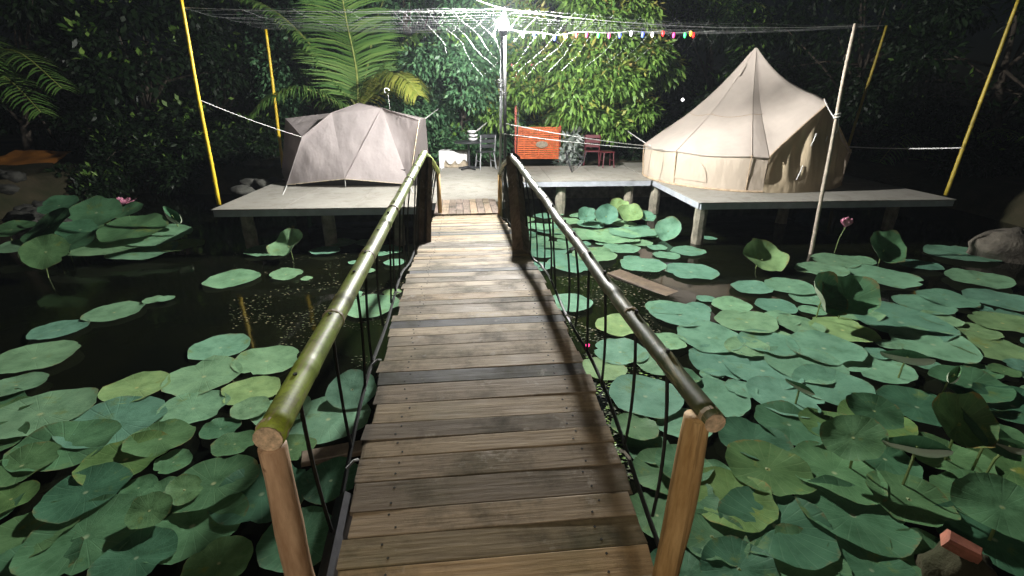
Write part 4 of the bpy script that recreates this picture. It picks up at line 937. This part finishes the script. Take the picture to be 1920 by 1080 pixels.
for a in [(1275, 590, 118), (1165, 610, 104), (1163, 659, 108), (1232, 682, 85), (1250, 577, 82), (1371, 572, 82), (1410, 539, 82), (1480, 537, 92), (1540, 506, 97), (1655, 519, 127), (1565, 489, 87), (1455, 574, 77), (1465, 597, 67), (1330, 632, 132), (1400, 603, 122), (1440, 642, 112), (1350, 678, 132), (1430, 694, 142), (1580, 618, 122), (1592, 582, 112), (1690, 603, 170), (1725, 497, 72), (1835, 523, 117), (1800, 476, 130), (1730, 572, 112), (1775, 560, 102), (1870, 562, 122), (1750, 645, 150), (1880, 605, 110), (1210, 742, 150), (1130, 692, 92), (1342, 744, 132), (1285, 795, 112), (1510, 684, 150), (1560, 724, 150), (1470, 744, 142), (1545, 652, 142), (1610, 488, 60), (1850, 650, 130), (1640, 690, 130), (1520, 560, 80), (1500, 610, 90), (1250, 640, 80), (1400, 650, 90)]:
    pad(*a, 'field')
for a in [(1430, 485, 86, 'field', .18, .55, .2, 'cupm'), (1658, 467, 74, 'field', .25, .8, .1, 'cup'), (1545, 555, 90, 'field', .34, .9, .6, 'cup'), (1590, 560, 105, 'field', .30, .6, -.3, 'cup'), (1702, 668, 120, 'field', .28, .1, 1.57, 'fold')]: pad(*a)
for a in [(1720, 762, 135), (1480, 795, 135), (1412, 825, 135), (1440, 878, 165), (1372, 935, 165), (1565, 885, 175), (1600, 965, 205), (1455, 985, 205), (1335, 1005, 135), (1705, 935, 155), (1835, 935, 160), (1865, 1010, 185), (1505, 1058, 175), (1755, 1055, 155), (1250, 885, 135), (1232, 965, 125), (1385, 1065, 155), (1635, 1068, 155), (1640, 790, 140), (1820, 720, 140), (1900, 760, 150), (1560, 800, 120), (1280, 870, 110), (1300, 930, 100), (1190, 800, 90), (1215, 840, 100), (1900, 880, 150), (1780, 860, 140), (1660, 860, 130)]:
    pad(*a, 'front', kind='dark', z=.03 + .05 * random.random(), tilt=random.uniform(0, .05), tdir=random.uniform(0, 6.28))  # darkened leaf here too, the weak light is in its colour
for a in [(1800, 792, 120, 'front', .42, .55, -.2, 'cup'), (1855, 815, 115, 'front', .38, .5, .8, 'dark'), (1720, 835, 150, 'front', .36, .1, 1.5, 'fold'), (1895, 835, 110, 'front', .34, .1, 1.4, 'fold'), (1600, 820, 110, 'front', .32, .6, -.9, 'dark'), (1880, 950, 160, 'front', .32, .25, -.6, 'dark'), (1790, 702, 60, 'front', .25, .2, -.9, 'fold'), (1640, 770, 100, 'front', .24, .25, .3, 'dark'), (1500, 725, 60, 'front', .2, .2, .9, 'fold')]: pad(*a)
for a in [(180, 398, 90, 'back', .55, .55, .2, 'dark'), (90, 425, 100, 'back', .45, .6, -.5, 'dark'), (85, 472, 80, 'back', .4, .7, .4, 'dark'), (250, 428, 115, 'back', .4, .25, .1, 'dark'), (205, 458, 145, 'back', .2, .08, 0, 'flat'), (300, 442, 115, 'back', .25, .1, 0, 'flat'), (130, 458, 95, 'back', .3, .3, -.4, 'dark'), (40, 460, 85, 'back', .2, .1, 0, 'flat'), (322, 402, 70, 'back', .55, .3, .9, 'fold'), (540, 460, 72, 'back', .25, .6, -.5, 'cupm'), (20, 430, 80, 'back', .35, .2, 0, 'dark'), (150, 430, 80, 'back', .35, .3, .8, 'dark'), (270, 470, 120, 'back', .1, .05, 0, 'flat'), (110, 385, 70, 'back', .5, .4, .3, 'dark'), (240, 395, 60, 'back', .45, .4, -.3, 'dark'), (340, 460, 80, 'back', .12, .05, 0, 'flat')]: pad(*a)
# fill gaps in the crowded patches
def try_fill(n, box, cls, wr, ov, zr, kinds):
    k = 0
    for _ in range(n * 14):
        px, py = random.uniform(box[0], box[2]), random.uniform(box[1], box[3]); c = Pz(px, py, .02)
        r = random.uniform(*wr)
        if all(math.hypot(c.x - x, c.y - y) > (r + q) * ov for x, y, q in placed):
            zc = (c - Vector((0, 0, CAMZ))).dot(Vector((0, cp, -sp)))
            pad(px, py, 2 * r * FPX / zc, cls, .012 + random.random() * zr, random.uniform(0, .12 if zr > .05 else .02), random.uniform(0, 6.28), random.choice(kinds)); k += 1
            if k >= n: return
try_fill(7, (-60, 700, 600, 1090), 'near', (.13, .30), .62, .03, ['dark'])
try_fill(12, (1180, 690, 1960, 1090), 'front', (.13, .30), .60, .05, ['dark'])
try_fill(22, (1300, 560, 1960, 760), 'field', (.12, .28), .66, .02, ['flat'])
try_fill(10, (980, 400, 1240, 490), 'dock', (.10, .22), .7, .01, ['flat'])
# lotus flowers
def flower(px, py, base_z, y_hint, sz, label, op):
    p = Py(px, py, y_hint); o = thing('lotus_flower', label, 'lotus flower', (p.x, p.y, 0))
    mb = MB(); mb.tube([(p.x - .1, p.y, -.3), (p.x - .06, p.y, p.z * .5), (p.x, p.y, p.z - sz * .4)], .008, 5); mb.build('stalk', M_STEM, o)
    for ring, n, tl in ((0, 5, .12 + op * .3), (1, 7, .3 + op), (2, 8, .5 + op * 1.6)):
        for i in range(n):
            a = i / n * 6.283 + ring * .4; mb = MB()
            def pf(u, v, a=a, tl=tl):
                wv = math.sin(math.pi * min(1, v * .93 + .05)) * .34 * sz * (2 * u - 1); r = math.sin(v * 1.5) * sz * tl; zz = v * sz * (1.05 - .25 * tl) - .4 * sz
                r -= .25 * sz * v * v * (1 - op)
                return Vector((p.x + math.cos(a) * r - math.sin(a) * wv, p.y + math.sin(a) * r + math.cos(a) * wv, p.z + zz + abs(2 * u - 1) * .06 * sz))
            mb.grid(4, 6, pf); mb.build('petal', M_PINK, o, smooth=True)
flower(1587, 419, 0, Pz(1572, 474, 0).y, .17, 'closed pink lotus bud on a tall stalk before the bell tent deck', .1)
flower(226, 379, 0, 10.4, .17, 'open pink lotus flower above the dim leaf clump below the stones', .8)
# floating timber, board and brick
def board(name, label, px, py, L, W, rz, z, mat, cat, tiltx=0):
    c = Pz(px, py, z); mb = MB(); mb.box((0, 0, 0), (L, W, .04), bev=.006); o = link(name, mb.mesh(mat), None, c); o.rotation_euler = (tiltx, R(2), rz); return tag(o, label, cat)
M_SUNK = basic('wet pale timber', (.16, .12, .085), .4, scale=9, var=.4)
board('sunken_beam', 'pale sunken wooden beam half awash beside the dark bamboo handrail', 1235, 543, 1.7, .30, R(-52), -.012, M_SUNK, 'beam')
board('floating_board', 'short brown board floating beside the footbridge edge', 645, 845, .6, .14, R(20), .06, M_SUNK, 'board')
b = Pz(1805, 1025, .30); mb = MB(); mb.box((0, 0, 0), (.16, .085, .065), bev=.010); mb.v = [(x + random.uniform(-.008, .008), y + random.uniform(-.007, .007), z + random.uniform(-.006, .006)) for x, y, z in mb.v]; o = link('brick', mb.mesh(M_BRICK), None, b); o.rotation_euler = (.15, .25, R(-35)); tag(o, 'loose red brick lying on a weedy mound among lotus leaves', 'brick')
rock('mud_mound', 'dark mud mound under the loose red brick in the pond', Vector((b.x + .05, b.y, .05)), (.20, .16, .20), M_GROUND, 'mound', None, 1.3)
# scum and weed specks on the water
def specks(n, box, label, mats, sz, dens):
    V, F = [], []; 
    for _ in range(n):
        c = Pz(random.uniform(box[0], box[2]), random.uniform(box[1], box[3]), .006)
        if mnoise.noise(Vector((c.x * 1.3, c.y * 1.3, 1))) < dens: continue
        a = random.uniform(0, 3.14); s = sz * random.uniform(.4, 1.6); k = len(V)
        for q in range(4):
            V.append((c.x + s * math.cos(a + q * 1.57), c.y + s * random.uniform(.4, .8) * math.sin(a + q * 1.57), .005 + random.uniform(0, .006)))
        F.append((k, k + 1, k + 2, k + 3))
    me = bpy.data.meshes.new('mesh'); me.from_pydata(V, [], F)
    for m in mats: me.materials.append(m)
    for i, p in enumerate(me.polygons): p.material_index = i % len(mats)
    return tag(link('floating_weed', me), label, 'pond weed', kind='stuff')
M_SPK = basic('dry speck', (.20, .18, .10), .8, scale=30); M_SPK2 = basic('weed speck', (.05, .065, .02), .7, scale=30)
specks(2600, (430, 470, 760, 720), 'specks of dry scum scattered on the open dark water', [M_SPK2, M_SPK2, M_SPK], .012, 0)
specks(1500, (1020, 500, 1240, 640), 'brownish weed flecks on the water beside the bamboo rail', [M_SPK2, M_SPK2, M_SPK], .012, -.15)
specks(1500, (1060, 660, 1240, 900), 'bright small weed leaves at the footbridge edge', [M_LEAF, M_SPK2], .016, -.05)

# ---------------------------------------------------------------- lamp on the near bank behind the viewer
lx, ly = -.72, -1.15; rz0 = bank_h(lx, ly)
rl = thing('bank_lamp', 'wooden lamp post with a shaded warm bulb at the near end of the footbridge', 'lamp post', (lx, ly, rz0))
mb = MB(); mb.tube([(lx, ly, rz0 - .2), (lx + .02, ly, 3.15)], [.055, .045], 10); mb.build('post', M_TIMBER, rl)
lc = Vector((lx + .22, ly + .12, 2.95)); ax_ = (Vector((.0, 1.75, 1.42)) - lc).normalized()
mb = MB(); mb.tube([(lx, ly, 3.05), lc - ax_ * .07], .014, 6); mb.build('arm', M_PIPE, rl)
mb = MB(); mb.lathe([(.012, -.05), (.03, -.04), (.042, -.01), (.042, .01), (.03, .035), (.008, .045)], (0, 0, 0), 12)
Q = ax_.to_track_quat('Z', 'Y').to_matrix(); mb.v = [tuple(lc + Q @ Vector(v)) for v in mb.v]; mb.build('bulb', M_RBULB, rl, smooth=True)
mb = MB(); n = 20; pf = [(.03, -.08), (.085, -.06), (.10, 0), (.135, .13)]
for k, (r_, z_) in enumerate(pf):
    for i in range(n): mb.v.append(tuple(lc + Q @ Vector((r_ * math.cos(i / n * 2 * math.pi), r_ * math.sin(i / n * 2 * math.pi), z_))))
mb.f = [(k * n + i, k * n + (i + 1) % n, (k + 1) * n + (i + 1) % n, (k + 1) * n + i) for k in range(3) for i in range(n)] + [tuple(range(n))]; mb.m = [0] * len(mb.f)
mb.build('added_shade', M_PIPE, rl, smooth=True)  # unseen cone, added to keep this lamp's light off the lotus leaves

# ---------------------------------------------------------------- thin volume added to imitate lens glow round the lamp
hz = MB(); hz.box((0, 0, 6.5), (230, 230, 17.0)); t = NT('night haze'); t.t.nodes.remove(t.b)
pv = t.n('ShaderNodeVolumePrincipled'); pv.inputs['Color'].default_value = (.80, .90, 1, 1); pv.inputs['Density'].default_value = .0008; pv.inputs['Anisotropy'].default_value = .3
t.l(pv.outputs[0], t.out.inputs['Volume']); tag(hz.build('lens_glow', t.m), 'thin scattering volume added for the lens glow of the lamp', 'lens_glow', kind='stuff')
